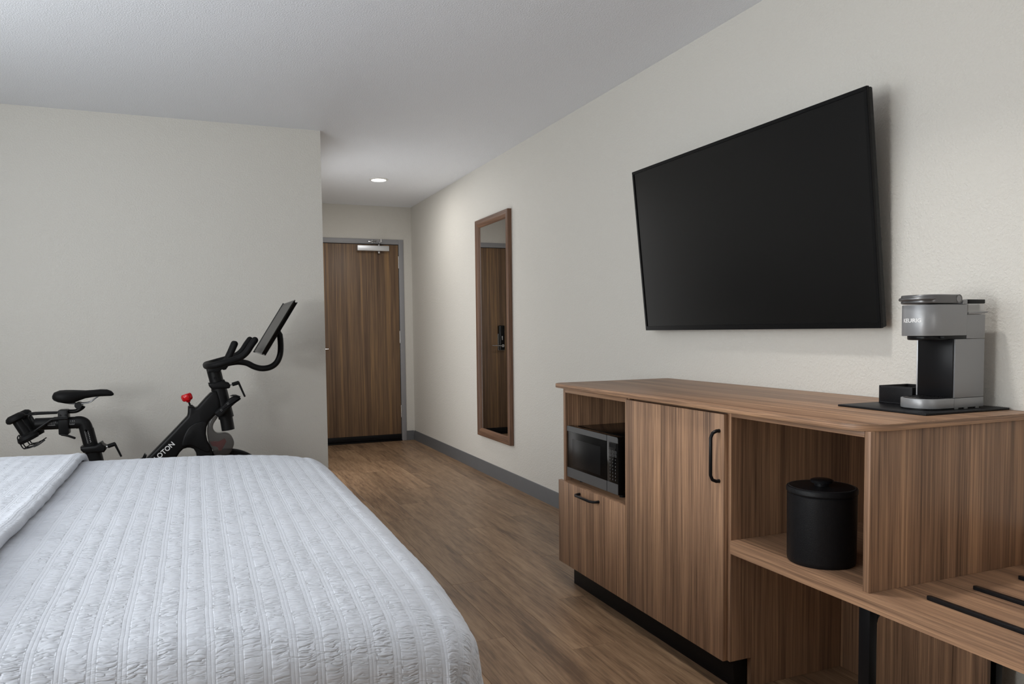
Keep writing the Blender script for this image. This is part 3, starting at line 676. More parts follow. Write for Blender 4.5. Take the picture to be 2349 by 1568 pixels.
# lid with a bow handle
lz0, lz1 = 1.2035, 1.228
ld_ = prism('lid', nose(kx0 - 0.004, 1.966, 0.0015), lz0, lz1, 'grey_lid', cm, 'XY', 0.0035, 3)
lathe('hinge_boss', [(0, 0), (0.0122, 0), (0.0122, 0.1170), (0, 0.1170)], (1.966, ky0 - 0.0015, (lz0 + lz1) / 2), 'grey_lid', ld_, 28, (0, 1, 0))
lathe('hinge_cap', [(0, -0.0008), (0.0085, -0.0008), (0.0092, 0.0), (0, 0.0)], (1.964, ky0 - 0.0016, (lz0 + lz1) / 2), 'grey_machine', ld_, 28, (0, 1, 0))
pts = []
r = kr + 0.004
for k in range(17):
    a = math.radians(118) + math.radians(124) * k / 16
    pts.append((kx0 - 0.004 + kr + r * math.cos(a) * 1.0, kyc + r * math.sin(a), 1.2165))
tube('handle_ridge', pts, [0.002] + [0.0050] * 15 + [0.002], 'grey_lid', ld_, 10)
# water tank
tkk = prism('water_tank', rrect(2.004, kx1 - 0.001, ky0 + 0.0005, ky1 - 0.0005, 0.008, 5), 1.1725, 1.203, 'tank', cm, 'XY', 0.002)
prism('tank_water', rrect(2.008, kx1 - 0.005, ky0 + 0.006, ky1 - 0.006, 0.006, 4), 1.174, 1.184, 'tank', tkk, 'XY')
prism('tank_lid', rrect(2.0035, kx1 - 0.0005, ky0, ky1, 0.008, 5), 1.2032, 1.2145, 'black_satin', cm, 'XY', 0.0015)
box('tank_front_post', 1.984, 2.0025, ky0 + 0.0002, ky1 - 0.0002, 1.2007, 1.2135, 'grey_machine', cm, 0.002)
tube('tank_rim', [(2.004, ky0 - 0.0002, 1.1765), (kx1 + 0.003, ky0 - 0.0002, 1.179)], 0.0022, 'grey_machine', cm, 8)
prism('tank_grip', smooth2d([(kx1, 1.200), (kx1 + 0.003, 1.19), (kx1 + 0.0065, 1.178), (kx1 + 0.0065, 1.16), (kx1 + 0.004, 1.15), (kx1, 1.15)], 3), ky0 + 0.02, ky1 - 0.02, 'grey_lid', cm, 'XZ', 0.001)
for fx in (RX + 0.012, RX + 0.05, kx1 - 0.03): box('foot', fx, fx + 0.012, ky0 + 0.002, ky0 + 0.012, kz, kz + 0.0042, 'grey_print', cm, 0.0006)
box('base_seam', RX + 0.0036, RX + 0.0044, ky0 + 0.001, ky1 - 0.001, kz + 0.005, kz + 0.03, 'black_matte', cm, 0)
# front lettering wrapped on the nose
def wrap(u, v):
    a = math.pi + u / kr; r = kr + 0.0004
    sq = 2.25; c_, s_ = math.cos(a), math.sin(a)
    return (kx0 + kr + math.copysign(abs(c_) ** (2 / sq), c_) * r, kyc + math.copysign(abs(s_) ** (2 / sq), s_) * r, 1.157 + v)
lettering('front_lettering', 'KEURIG', 0.0150, wrap, 'white_print', cm, 0.022)

# ================================================================== BED
BX0, BFOOT, BY0_, BY1_ = -1.90, 0.432, 1.185, 3.10
bed = thing('bed', 'wide bed with a mattress hidden under the white coverlet', 'bed', (-0.75, 2.14, 0))
prism('mattress', rrect(BX0, BFOOT - 0.055, BY0_ + 0.06, BY1_ - 0.06, 0.10, 6), 0.36, 0.630, 'mattress', bed, 'XY', 0.05, 4)
box('box_spring', BX0, BFOOT - 0.07, BY0_ + 0.07, BY1_ - 0.07, 0.14, 0.359, 'sheet', bed, 0.01)
box('base', BX0 + 0.05, BFOOT - 0.10, BY0_ + 0.10, BY1_ - 0.10, 0.0, 0.139, 'bed_base', bed, 0.005)

def vnoise(x, y, seed):
    """smooth value noise on arrays"""
    r = np.random.RandomState(seed); G = r.rand(256, 256)
    xi = np.floor(x).astype(int); yi = np.floor(y).astype(int); fx = x - xi; fy = y - yi
    fx = fx * fx * (3 - 2 * fx); fy = fy * fy * (3 - 2 * fy)
    g = lambda a, b_: G[a % 256, b_ % 256]
    return (g(xi, yi) * (1 - fx) + g(xi + 1, yi) * fx) * (1 - fy) + (g(xi, yi + 1) * (1 - fx) + g(xi + 1, yi + 1) * fx) * fy
def topz(x):            # the top rises a little towards the pillows
    t = np.clip((BFOOT - x) / 1.0, 0, 1.4); return 0.683 + 0.022 * t
def drape(U, V, R, foot, y0, y1, lift, wob=True):
    """unrolled cloth coordinates (U along the bed, V across) -> positions; foot/y0/y1 = outer limits of the cloth"""
    ix, iy0, iy1 = foot - R, y0 + R, y1 - R
    ox = np.maximum(U - ix, 0); oy = np.where(V < iy0, V - iy0, np.where(V > iy1, V - iy1, 0))
    d = np.hypot(ox, oy); dd = np.maximum(d, 1e-9); nx, ny = ox / dd, oy / dd
    q = R * math.pi / 2
    hor = np.where(d < q, R * np.sin(np.minimum(d, q) / R), R + 0.02 * np.minimum(np.maximum(d - q, 0) / 0.25, 1))
    drop = np.where(d < q, R * (1 - np.cos(np.minimum(d, q) / R)), R + (d - q))
    bx, by = np.minimum(U, ix), np.clip(V, iy0, iy1)
    # soft pillow-top bow near the edges
    edge = np.minimum(np.minimum(by - iy0, iy1 - by), ix - bx)
    bow = 0.012 * np.exp(-np.maximum(edge, 0) / 0.12)
    ey = np.minimum(by - iy0, iy1 - by); bow = bow + 0.030 * np.exp(-np.maximum(ey, 0) / 0.10) * np.exp(-np.maximum(ix - bx, 0) / 0.12)
    X = bx + nx * hor; Y = by + ny * hor; Z = topz(bx) + lift - bow - drop
    if wob:
        hang = np.clip((d - q * 0.6) / 0.2, 0, 1)
        fold = 0.010 * np.sin((U * nx * 0 + V * np.abs(nx) + U * np.abs(ny)) * 14 + 1.3) * hang + 0.008 * (vnoise(U * 5, V * 5, 5) - 0.5) * hang
        X += nx * fold; Y += ny * fold
    return X, Y, Z
def quilt_relief(U, V):
    P_ = 1 / 24.4
    col = np.floor(U / P_); f = U / P_ - col
    line = lambda c, w: np.exp(-((f - c) / w) ** 2)
    groove = line(0.03, 0.030) + line(0.16, 0.030) + line(0.29, 0.030)                    # stitched grooves, two cords between them
    band = np.clip((f - 0.31) / 0.05, 0, 1) * np.clip((1.0 - f) / 0.05, 0, 1)             # wide puckered band
    cord = np.clip(1 - np.abs(f - 0.16) / 0.14, 0, 1) > 0
    jit = np.sin(col * 12.9898) * 43.7
    blk = vnoise(V / 0.040 + jit, col * 3.1, 21); blk = np.clip((blk - 0.38) / 0.24, 0, 1)    # smooth patches against puckered patches
    puff = np.sin(np.clip((f - 0.31) / 0.69, 0, 1) * math.pi)
    warp = 0.010 * (vnoise(U / 0.05, V / 0.06, 41) - 0.5)
    pk = 1 - 2 * np.abs(vnoise(U / 0.034 + 7, (V + warp) / 0.0125 + jit, 3) - 0.5)
    pk2 = 1 - 2 * np.abs(vnoise(U / 0.022 + 3, (V - warp) / 0.0095 + jit, 4) - 0.5)
    tick = vnoise(U / 0.02, V / 0.0085 + jit * 2, 9)
    h = band * ((0.0014 * (pk - 0.62) + 0.0008 * (pk2 - 0.62)) * (1 - 0.7 * blk) + 0.0005 * puff) - 0.0002 * groove
    # crease runs across the columns every so often
    g = V / 0.118 + 0.15 * vnoise(U * 4, V * 0, 44); g = g - np.floor(g); h -= 0.0008 * np.exp(-((g - 0.5) / 0.03) ** 2)
    return h + 0.004 * (vnoise(U * 6, V * 6, 12) - 0.5)
def cloth(name, us, vs_, R, foot, y0, y1, lift, mat, parent=None, relief=1.0, thick=0.0):
    U, V = np.meshgrid(us, vs_, indexing='ij'); X, Y, Z = drape(U, V, R, foot, y0, y1, lift)
    Pm = np.stack([X, Y, Z], -1)
    du = np.gradient(Pm, axis=0); dv = np.gradient(Pm, axis=1); N = np.cross(du, dv); N /= np.maximum(np.linalg.norm(N, axis=-1, keepdims=True), 1e-9)
    Pm = Pm + N * (quilt_relief(U, V) * relief)[..., None]
    nu, nv = U.shape; idx = np.arange(nu * nv).reshape(nu, nv)
    F = np.stack([idx[:-1, :-1], idx[1:, :-1], idx[1:, 1:], idx[:-1, 1:]], -1).reshape(-1, 4)
    verts = Pm.reshape(-1, 3); uv = np.stack([U, V], -1).reshape(-1, 2)
    if thick:           # closed rim: the cloth folds under along its visible edge
        pass
    o = org(parent); me = bpy.data.meshes.new(name)
    me.vertices.add(len(verts)); me.vertices.foreach_set('co', (verts - np.array(o)).astype(np.float32).ravel())
    me.loops.add(F.size); me.loops.foreach_set('vertex_index', F.astype(np.int32).ravel())
    me.polygons.add(len(F)); me.polygons.foreach_set('loop_start', (np.arange(len(F)) * 4).astype(np.int32))
    me.update(calc_edges=True)
    uvl = me.uv_layers.new(name='UVMap'); uvl.data.foreach_set('uv', uv[F.ravel()].astype(np.float32).ravel())
    me.polygons.foreach_set('use_smooth', [True] * len(F))
    return finish(name, me, mat, parent)
RR = 0.085
vfine = np.concatenate([np.arange(BY0_ - 0.34, BY1_ - 0.02, 0.0042), np.arange(BY1_ - 0.02, BY1_ + 0.30, 0.02)])
ufine = np.concatenate([np.arange(BX0, -0.62, 0.05), np.arange(-0.62, BFOOT + 0.02, 0.0042), np.arange(BFOOT + 0.02, BFOOT + 0.33, 0.006)])
cvr = thing('coverlet', 'white quilted coverlet with ribbed columns and a turned-back layer, spread over the bed', 'coverlet', (-0.75, 2.14, 0.69))
cv = cloth('cover_sheet', ufine, vfine, RR, BFOOT + 0.03, BY0_ - 0.015, BY1_ + 0.015, 0.0, 'coverlet', cvr)
# turned-back upper layer: its edge crosses the bed
EX = -0.392
vsb = np.arange(BY0_ - 0.33, BY1_ + 0.28, 0.0055)
usb = np.concatenate([np.arange(BX0, -0.75, 0.03), np.arange(-0.75, EX, 0.0055)])
def blanket_layer():
    # a rolled hem along the edge: extra rows curl down to the coverlet
    U, V = np.meshgrid(usb, vsb, indexing='ij')
    X, Y, Z = drape(U, V, RR, BFOOT + 0.03, BY0_ - 0.030, BY1_ + 0.030, 0.026)
    dz = quilt_relief(U * 1.0 + 0.7, V + 0.3) * 0.9
    edge = EX - U
    hem = 0.004 * np.exp(-((edge - 0.018) / 0.010) ** 2)
    Pm = np.stack([X, Y, Z], -1)
    du = np.gradient(Pm, axis=0); dv = np.gradient(Pm, axis=1); N = np.cross(du, dv); N /= np.maximum(np.linalg.norm(N, axis=-1, keepdims=True), 1e-9)
    Pm = Pm + N * (dz + hem)[..., None]
    wav = 0.012 * (vnoise(V * 4.0, V * 0, 31) - 0.5) + 0.004 * (vnoise(V * 22.0, V * 0, 32) - 0.5)
    Pm[..., 0] += wav * np.clip(1 - edge / 0.25, 0, 1)
    last = Pm[-1]; ln = N[-1]; rows = []
    for k in range(1, 8):
        a = math.pi * k / 7
        rows.append(last + np.array([1.0, 0, 0]) * (0.011 * math.sin(a)) - ln * (0.012 * (1 - math.cos(a))))
    Pm = np.concatenate([Pm, np.stack(rows)], 0); nu, nv = Pm.shape[:2]
    uu = np.concatenate([usb, usb[-1] + 0.005 * np.arange(1, 8)]); UU, VV = np.meshgrid(uu, vsb, indexing='ij')
    idx = np.arange(nu * nv).reshape(nu, nv); F = np.stack([idx[:-1, :-1], idx[1:, :-1], idx[1:, 1:], idx[:-1, 1:]], -1).reshape(-1, 4)
    me = bpy.data.meshes.new('bedspread'); me.from_pydata((Pm.reshape(-1, 3) - np.array(org(cvr))).tolist(), [], F.tolist()); me.update()
    uvl = me.uv_layers.new(name='UVMap'); uvl.data.foreach_set('uv', np.stack([UU, VV], -1).reshape(-1, 2)[F.ravel()].astype(np.float32).ravel())
    me.polygons.foreach_set('use_smooth', [True] * len(F))
    return finish('turned_back_layer', me, 'coverlet', cvr)
blanket_layer()

# ================================================================== EXERCISE BIKE
YK = 4.35
bike = thing('exercise_bike', 'black stationary exercise bike with a tilted touchscreen and red knob', 'exercise bike', (-0.15, YK, 0))
def k3(p, y=0.0): return (p[0], YK + y, p[1])
# saddle: lofted cross-sections along its length
bm = bmesh.new(); secs = [(-0.690, 0.842, 0.824, 0.020), (-0.680, 0.858, 0.815, 0.055), (-0.660, 0.866, 0.806, 0.075), (-0.630, 0.867, 0.799, 0.080), (-0.600, 0.866, 0.798, 0.072), (-0.570, 0.864, 0.810, 0.055), (-0.540, 0.862, 0.821, 0.042), (-0.505, 0.863, 0.826, 0.033), (-0.470, 0.865, 0.828, 0.027), (-0.440, 0.863, 0.828, 0.024), (-0.420, 0.854, 0.828, 0.020), (-0.410, 0.842, 0.832, 0.010)]
rings = []
for x_, zt_, zb2, hw in secs:
    ring_ = []
    for k in range(18):
        a = 2 * math.pi * k / 18; c_, s_ = math.cos(a), math.sin(a)
        zz = (zt_ + zb2) / 2 + math.copysign(abs(s_) ** 0.75, s_) * (zt_ - zb2) / 2
        yy = math.copysign(abs(c_) ** 0.7, c_) * hw
        if s_ < 0: yy *= 1.0
        ring_.append(bm.verts.new((x_, YK + yy, zz)))
    rings.append(ring_)
for a, b2 in zip(rings[:-1], rings[1:]):
    for j in range(18): bm.faces.new((a[j], a[(j + 1) % 18], b2[(j + 1) % 18], b2[j]))
bm.faces.new(rings[0]); bm.faces.new(rings[-1][::-1])
sad = from_bm('saddle', bm, 'bike_soft', bike, True)
bm = bmesh.new()
for s in (-0.022, 0.022):
    add_tube(bm, smooth_path([k3((-0.478, 0.832), s * 0.6), k3((-0.500, 0.816), s), k3((-0.527, 0.799), s), k3((-0.592, 0.796), s), k3((-0.640, 0.806), s * 1.4)], 5), 0.0035, 8)
from_bm('saddle_rail', bm, 'steel_dark', sad, True)
bm = bmesh.new()
add_tube(bm, [k3((-0.573, 0.787), -0.03), k3((-0.573, 0.787), 0.03)], 0.017, 16)
add_tube(bm, smooth_path([k3((-0.660, 0.755)), k3((-0.619, 0.756)), k3((-0.587, 0.757)), k3((-0.560, 0.772)), k3((-0.552, 0.782))], 5), 0.0105, 12)
from_bm('seat_arm', bm, 'bike_black', bike, True)
tube('seat_slider_tube', [k3((-0.772, 0.699)), k3((-0.587, 0.697))], [(0.031, 0.024), (0.031, 0.024)], 'bike_black', bike, 22)
tube('elbow', [k3((-0.590, 0.697)), k3((-0.570, 0.697)), k3((-0.556, 0.690)), k3((-0.549, 0.678)), k3((-0.545, 0.664)), k3((-0.541, 0.648))], [(0.0325, 0.025)] * 6, 'bike_black', bike, 22, 4)
tube('seat_post', [k3((-0.543, 0.660)), k3((-0.505, 0.470))], [(0.034, 0.025)] * 2, 'bike_black', bike, 22)
bm = bmesh.new(); add_prism(bm, rrect(-0.666, -0.619, 0.640, 0.768, 0.008, 4), YK - 0.034, YK + 0.034, 'XZ', 0.004)
sb = from_bm('slider_clamp', bm, 'bike_black', bike, True)
rounded_end_tube('clamp_lever', [k3((-0.650, 0.643), -0.04), k3((-0.625, 0.636), -0.04), k3((-0.594, 0.622), -0.04)], 0.006, 'bike_black', sb, 10, 3)
bm = bmesh.new()
for bx_ in (-0.655, -0.631): add_lathe(bm, [(0, 0), (0.005, 0), (0.004, 0.004), (0, 0.004)], k3((bx_, 0.741), -0.034), 10, (0, -1, 0))
from_bm('bolt', bm, 'black_satin', sb, True)
prism('post_collar', [(-0.570, 0.574), (-0.500, 0.577), (-0.474, 0.592), (-0.466, 0.578), (-0.454, 0.570), (-0.452, 0.552), (-0.462, 0.538), (-0.556, 0.541), (-0.569, 0.556)], YK - 0.045, YK + 0.045, 'bike_black', bike, 'XZ', 0.010, 3)
def ratchet(p, parent):
    lv = tube('ratchet_lever', [k3(p[0], -0.02), k3(p[1], -0.02)], 0.0035, 'chrome', parent, 8)
    bm = bmesh.new(); add_tube(bm, [k3(p[1], -0.02), k3(p[2], -0.02)], [0.0105, 0.0105], 14)
    dx, dz = p[3][0] - p[2][0], p[3][1] - p[2][1]
    add_tube(bm, [k3((p[2][0] - 0.004, p[2][1] + 0.004), -0.022), k3(p[3], -0.022)], [(0.006, 0.008), (0.005, 0.006)], 8)
    from_bm('lever_grip', bm, 'bike_soft', lv, True)
ratchet([(-0.456, 0.563), (-0.445, 0.566), (-0.409, 0.577), (-0.383, 0.508)], bike)
# weight rack behind the seat: two dumbbells stand in a cradle
for s in (-0.075, 0.075):
    yy = s
    a = Vector(k3((-0.838, 0.730), yy)); b2 = Vector(k3((-0.800, 0.655), yy)); ax = (b2 - a).normalized()
    dbm = bmesh.new(); add_tube(dbm, [a, b2], 0.023, 20)
    db = from_bm('dumbbell_handle', dbm, 'bike_black', bike, True)
    bm = bmesh.new()
    add_lathe(bm, [(0, -0.012), (0.034, -0.011), (0.044, -0.004), (0.046, 0.006), (0.040, 0.018), (0.026, 0.026), (0, 0.026)], a - ax * 0.006, 26, -ax)
    from_bm('dumbbell_head', bm, 'bike_soft', db, True)
    bm = bmesh.new(); add_lathe(bm, [(0, -0.006), (0.026, -0.006), (0.046, 0.004), (0.050, 0.018), (0.044, 0.032), (0, 0.034)], b2, 26, ax)
    from_bm('dumbbell_head', bm, 'bike_soft', db, True)
bm = bmesh.new()
add_tube(bm, smooth_path([k3((-0.823, 0.747), -0.05), k3((-0.780, 0.7535), -0.05), k3((-0.667, 0.753), -0.03)], 3), 0.0042, 8)
add_tube(bm, smooth_path([k3((-0.823, 0.747), 0.05), k3((-0.780, 0.7535), 0.05), k3((-0.667, 0.753), 0.03)], 3), 0.0042, 8)
add_tube(bm, smooth_path([k3((-0.820, 0.648), -0.04), k3((-0.790, 0.655), -0.04), k3((-0.703, 0.715), -0.036), k3((-0.680, 0.722), -0.036), k3((-0.622, 0.724), -0.036)], 4), 0.0065, 8)
add_tube(bm, smooth_path([k3((-0.820, 0.648), 0.04), k3((-0.790, 0.655), 0.04), k3((-0.703, 0.715), 0.036), k3((-0.680, 0.722), 0.036), k3((-0.622, 0.724), 0.036)], 4), 0.0065, 8)
add_prism(bm, [(-0.800, 0.742), (-0.789, 0.748), (-0.757, 0.690), (-0.765, 0.680), (-0.783, 0.690)], YK - 0.01, YK + 0.01, 'XZ', 0.002)
from_bm('rack_arm', bm, 'bike_black', bike, True)
bm = bmesh.new()
for s in (-0.1, -0.05, 0.05, 0.1):
    add_tube(bm, smooth_path([k3((-0.826, 0.660), s), k3((-0.834, 0.645), s), k3((-0.826, 0.622), s), k3((-0.812, 0.594), s), k3((-0.800, 0.590), s), k3((-0.770, 0.598), s), k3((-0.742, 0.616), s)], 4), 0.0028, 8)
add_tube(bm, [k3((-0.806, 0.591), -0.1), k3((-0.806, 0.591), 0.1)], 0.003, 8); add_tube(bm, [k3((-0.770, 0.600), -0.1), k3((-0.770, 0.600), 0.1)], 0.003, 8)
add_tube(bm, smooth_path([k3((-0.766, 0.597), -0.1), k3((-0.745, 0.606), -0.1), k3((-0.716, 0.628), -0.1)], 4), 0.0030, 8)
from_bm('rack_cage', bm, 'black_satin', bike, True)
# main frame
frame_out = [(-0.242, 0.511), (-0.13, 0.626), (-0.056, 0.704), (-0.052, 0.722), (-0.050, 0.754), (-0.024, 0.757), (-0.014, 0.748), (-0.004, 0.751), (0.040, 0.800), (0.066, 0.826), (0.100, 0.836), (0.115, 0.780), (0.118, 0.730), (0.090, 0.706), (0.055, 0.672), (0.041, 0.640), (0.037, 0.600), (0.043, 0.560), (0.066, 0.512), (0.075, 0.440), (0.020, 0.400), (-0.010, 0.450), (-0.018, 0.505), (-0.028, 0.524), (-0.045, 0.532), (-0.060, 0.533), (-0.080, 0.528), (-0.097, 0.512), (-0.125, 0.470), (-0.17, 0.43), (-0.28, 0.43), (-0.30, 0.455)]
fr = prism('main_frame', frame_out, YK - 0.043, YK + 0.043, 'bike_black', bike, 'XZ', 0.016, 4)
prism('frame_cheek', smooth2d([(-0.085, 0.545), (-0.075, 0.600), (-0.045, 0.650), (0.000, 0.672), (0.040, 0.668), (0.036, 0.620), (0.040, 0.560), (0.055, 0.520), (0.040, 0.505), (0.000, 0.525), (-0.040, 0.548)], 4), YK - 0.055, YK - 0.040, 'bike_black', fr, 'XZ', 0.007, 3)
def on_tube(u, v):
    a = math.radians(41.5); cx_, cz_ = -0.186, 0.512
    return (cx_ + u * math.cos(a) - v * math.sin(a), YK - 0.0436, cz_ + u * math.sin(a) + v * math.cos(a))
lettering('frame_lettering', 'PELOTON', 0.0355, on_tube, 'white_print', fr, 0.02)
# red resistance knob
kb_a = Vector(k3((-0.036, 0.750))); kb_d = Vector((-0.30, 0, 0.954)).normalized()
tube('knob_stem', [kb_a, kb_a + kb_d * 0.040], 0.0052, 'black_satin', bike, 10)
tube('knob_collar', [kb_a - kb_d * 0.004, kb_a + kb_d * 0.010], [0.014, 0.0115], 'bike_black', bike, 16)
bm = bmesh.new(); n = 40; prof = [(0.0, 0.030), (0.010, 0.030), (0.0125, 0.036), (0.024, 0.040), (0.0285, 0.047), (0.0295, 0.060), (0.028, 0.070), (0.022, 0.076), (0.0, 0.078)]
q = Vector((0, 0, 1)).rotation_difference(kb_d); rings = []
for r_, h_ in prof:
    if r_ == 0: rings.append([bm.verts.new(kb_a + kb_d * h_)]); continue
    rings.append([bm.verts.new(kb_a + q @ Vector((r_ * (1 - (0.10 if 0.02 < r_ else 0) * max(0, math.cos(7 * 2 * math.pi * j / n))) * math.cos(2 * math.pi * j / n), r_ * (1 - (0.10 if 0.02 < r_ else 0) * max(0, math.cos(7 * 2 * math.pi * j / n))) * math.sin(2 * math.pi * j / n), h_))) for j in range(n)])
for a, b2 in zip(rings[:-1], rings[1:]):
    for j in range(n):
        j2 = (j + 1) % n
        if len(a) == 1: bm.faces.new((a[0], b2[j], b2[j2]))
        elif len(b2) == 1: bm.faces.new((a[j], a[j2], b2[0]))
        else: bm.faces.new((a[j], a[j2], b2[j2], b2[j]))
kn = from_bm('resistance_knob', bm, 'red_plastic', bike, True); tag(kn, 'glossy red resistance knob')
# head tube, post, collar
ht = tube('head_tube', [k3((0.110, 0.850)), k3((0.145, 0.682))], [(0.041, 0.036)] * 2, 'bike_black', bike, 24)
tube('head_sleeve', [k3((0.143, 0.690)), k3((0.153, 0.614))], [(0.0345, 0.031)] * 2, 'bike_black', bike, 24)
tube('handlebar_post', [k3((0.084, 0.962)), k3((0.110, 0.840))], [(0.0365, 0.031)] * 2, 'bike_black', bike, 24)
prism('head_collar', [(0.056, 0.878), (0.092, 0.882), (0.141, 0.894), (0.146, 0.882), (0.163, 0.877), (0.171, 0.864), (0.168, 0.850), (0.160, 0.846), (0.072, 0.846), (0.060, 0.862)], YK - 0.046, YK + 0.046, 'bike_black', bike, 'XZ', 0.010, 3)
ratchet([(0.169, 0.865), (0.180, 0.866), (0.216, 0.876), (0.245, 0.796)], bike)
lathe('post_bolt', [(0, 0), (0.0068, 0), (0.006, 0.003), (0, 0.003)], k3((0.091, 0.905), -0.031), 'black_satin', bike, 14, (0, -1, 0))
for zz in (0.9, 0.912, 0.924, 0.935): box('post_notch', 0.126 - (zz - 0.9) * 0.2, 0.134 - (zz - 0.9) * 0.2, YK - 0.01, YK + 0.01, zz - 0.004, zz + 0.004, 'black_satin', bike, 0.001)
# hanging shoe-weight beside the head tube
wd = prism('side_weight', smooth2d([(0.084, 0.722), (0.120, 0.752), (0.150, 0.782), (0.172, 0.800), (0.196, 0.803), (0.221, 0.790), (0.190, 0.766), (0.150, 0.730), (0.124, 0.702), (0.108, 0.694), (0.092, 0.704)], 4), YK - 0.085, YK - 0.050, 'bike_soft', bike, 'XZ', 0.010, 3)
prism('weight_cap', [(0.165, 0.806), (0.180, 0.812), (0.198, 0.811), (0.219, 0.802), (0.217, 0.797), (0.190, 0.804)], YK - 0.08, YK - 0.03, 'bike_black', wd, 'XZ', 0.002)
for (cx_, cz_) in ((0.153, 0.767), (0.118, 0.733)):
    lettering('weight_emblem', 'D', 0.016, lambda u, v, cx_=cx_, cz_=cz_: (cx_ + u * 0.8 - v * 0.55, YK - 0.0856, cz_ + u * 0.55 + v * 0.8), 'grey_print', wd)
# smoked shield with the red brake pad behind it
shield_out = [(0.091, 0.708), (0.055, 0.670), (0.043, 0.615), (0.049, 0.553), (0.068, 0.512), (0.080, 0.480), (0.150, 0.480), (0.175, 0.520), (0.180, 0.551), (0.166, 0.583), (0.140, 0.600), (0.096, 0.601), (0.076, 0.622), (0.077, 0.653), (0.101, 0.692)]
prism('smoked_shield', smooth2d(shield_out, 4), YK - 0.032, YK + 0.032, 'smoked', bike, 'XZ', 0.008, 3)
prism('brake_pad', [(0.055, 0.556), (0.101, 0.554), (0.134, 0.567), (0.141, 0.553), (0.114, 0.505), (0.099, 0.505), (0.094, 0.525), (0.065, 0.533)], YK - 0.026, YK + 0.01, 'red_pad', bike, 'XZ', 0.003)
FWC = (0.135, 0.275)
fl = lathe('flywheel', [(0, -0.012), (0.05, -0.014), (0.21, -0.009), (0.228, -0.016), (0.236, -0.012), (0.236, 0.012), (0.228, 0.016), (0.21, 0.009), (0.05, 0.014), (0, 0.012)], k3(FWC), 'bike_black', bike, 72, (0, 1, 0))
fl.location = fl.location
# lower structure (mostly hidden by the bed)
bm = bmesh.new()
add_tube(bm, [k3((-0.52, 0.54)), k3((-0.50, 0.44)), k3((-0.470, 0.40))], [(0.042, 0.034)] * 3, 20)
from_bm('seat_tube', bm, 'bike_black', bike, True)
bm = bmesh.new()
for path in ([(-0.47, 0.41), (-0.24, 0.43), (0.0, 0.43)], [(-0.47, 0.40), (-0.52, 0.25), (-0.58, 0.06)], [(-0.22, 0.42), (-0.14, 0.2), (-0.05, 0.06)]):
    add_tube(bm, [k3(p) for p in path], [(0.036, 0.03)] * 3, 16)
for s in (-0.045, 0.045):
    add_tube(bm, [k3((0.03, 0.45), s), k3(FWC, s), k3((0.30, 0.06), s)], 0.018, 12)
add_tube(bm, [k3((-0.58, 0.06)), k3((0.30, 0.06))], 0.022, 12)
from_bm('lower_frame', bm, 'bike_black', bike, True)
for xx in (-0.58, 0.30):
    bm = bmesh.new(); add_tube(bm, [k3((xx, 0.035), -0.27), k3((xx, 0.035), 0.27)], 0.026, 16)
    sbar = from_bm('stabiliser_bar', bm, 'bike_black', bike, True)
    for s in (-0.25, 0.25): lathe('levelling_foot', [(0, 0), (0.022, 0), (0.022, 0.012), (0, 0.012)], k3((xx, 0.0005), s), 'black_matte', sbar, 14)
CR = (-0.20, 0.335)
bm = bmesh.new(); add_lathe(bm, [(0, -0.05), (0.10, -0.048), (0.11, -0.03), (0.11, 0.03), (0.10, 0.048), (0, 0.05)], k3(CR), 36, (0, 1, 0)); from_bm('chain_guard', bm, 'bike_black', bike, True)
for s, e_ in ((-1, (-0.292, 0.488)), (1, (-0.108, 0.182))):
    bm = bmesh.new(); add_tube(bm, [k3(CR, s * 0.07), k3(e_, s * 0.085)], [(0.016, 0.008), (0.011, 0.007)], 10); add_tube(bm, [k3(CR, 0), k3(CR, s * 0.075)], 0.012, 10)
    ca = from_bm('crank_arm', bm, 'black_satin', bike, True)
    a = math.radians(28); pc = Vector(k3(e_, s * 0.14)); bm = bmesh.new()
    add_box(bm, -0.038, 0.036, -0.045, 0.045, -0.008, 0.012, 0.006); add_prism(bm, [(0.02, 0.01), (0.046, 0.028), (0.05, 0.012), (0.034, -0.002)], -0.02, 0.02, 'XZ', 0.002)
    bmesh.ops.rotate(bm, verts=bm.verts, cent=(0, 0, 0), matrix=Matrix.Rotation(-a, 3, 'Y')); bmesh.ops.translate(bm, verts=bm.verts, vec=pc)
    from_bm('pedal', bm, 'bike_black', ca, True)
# handlebar
HB = 0.20
near = [(0.294, 1.110, -HB + 0.0), (0.274, 1.083, -HB), (0.254, 1.052, -HB), (0.232, 1.030, -HB), (0.205, 1.015, -HB), (0.165, 1.002, -HB - 0.005), (0.113, 0.988, -HB - 0.005), (0.075, 0.979, -HB + 0.02), (0.052, 0.975, -0.11), (0.050, 0.974, 0.0)]
full_path = [(x_, YK + y_, z_) for x_, z_, y_ in near] + [(x_, YK - y_, z_) for x_, z_, y_ in near[:-1][::-1]]
hbar = rounded_end_tube('handlebar', full_path, 0.0175, 'bike_soft', bike, 16, 4)
for s in (-1, 1):
    rounded_end_tube('inner_grip', [(0.115, YK + s * 0.03, 0.975), (0.150, YK + s * 0.05, 0.992), (0.172, YK + s * 0.06, 1.030), (0.199, YK + s * 0.06, 1.090)], 0.0165, 'bike_soft', hbar, 14, 4)
prism('bar_clamp', [(0.058, 0.962), (0.120, 0.985), (0.150, 0.992), (0.162, 0.968), (0.150, 0.951), (0.138, 0.948), (0.128, 0.952), (0.120, 0.940), (0.056, 0.938)], YK - 0.05, YK + 0.05, 'bike_black', bike, 'XZ', 0.006)
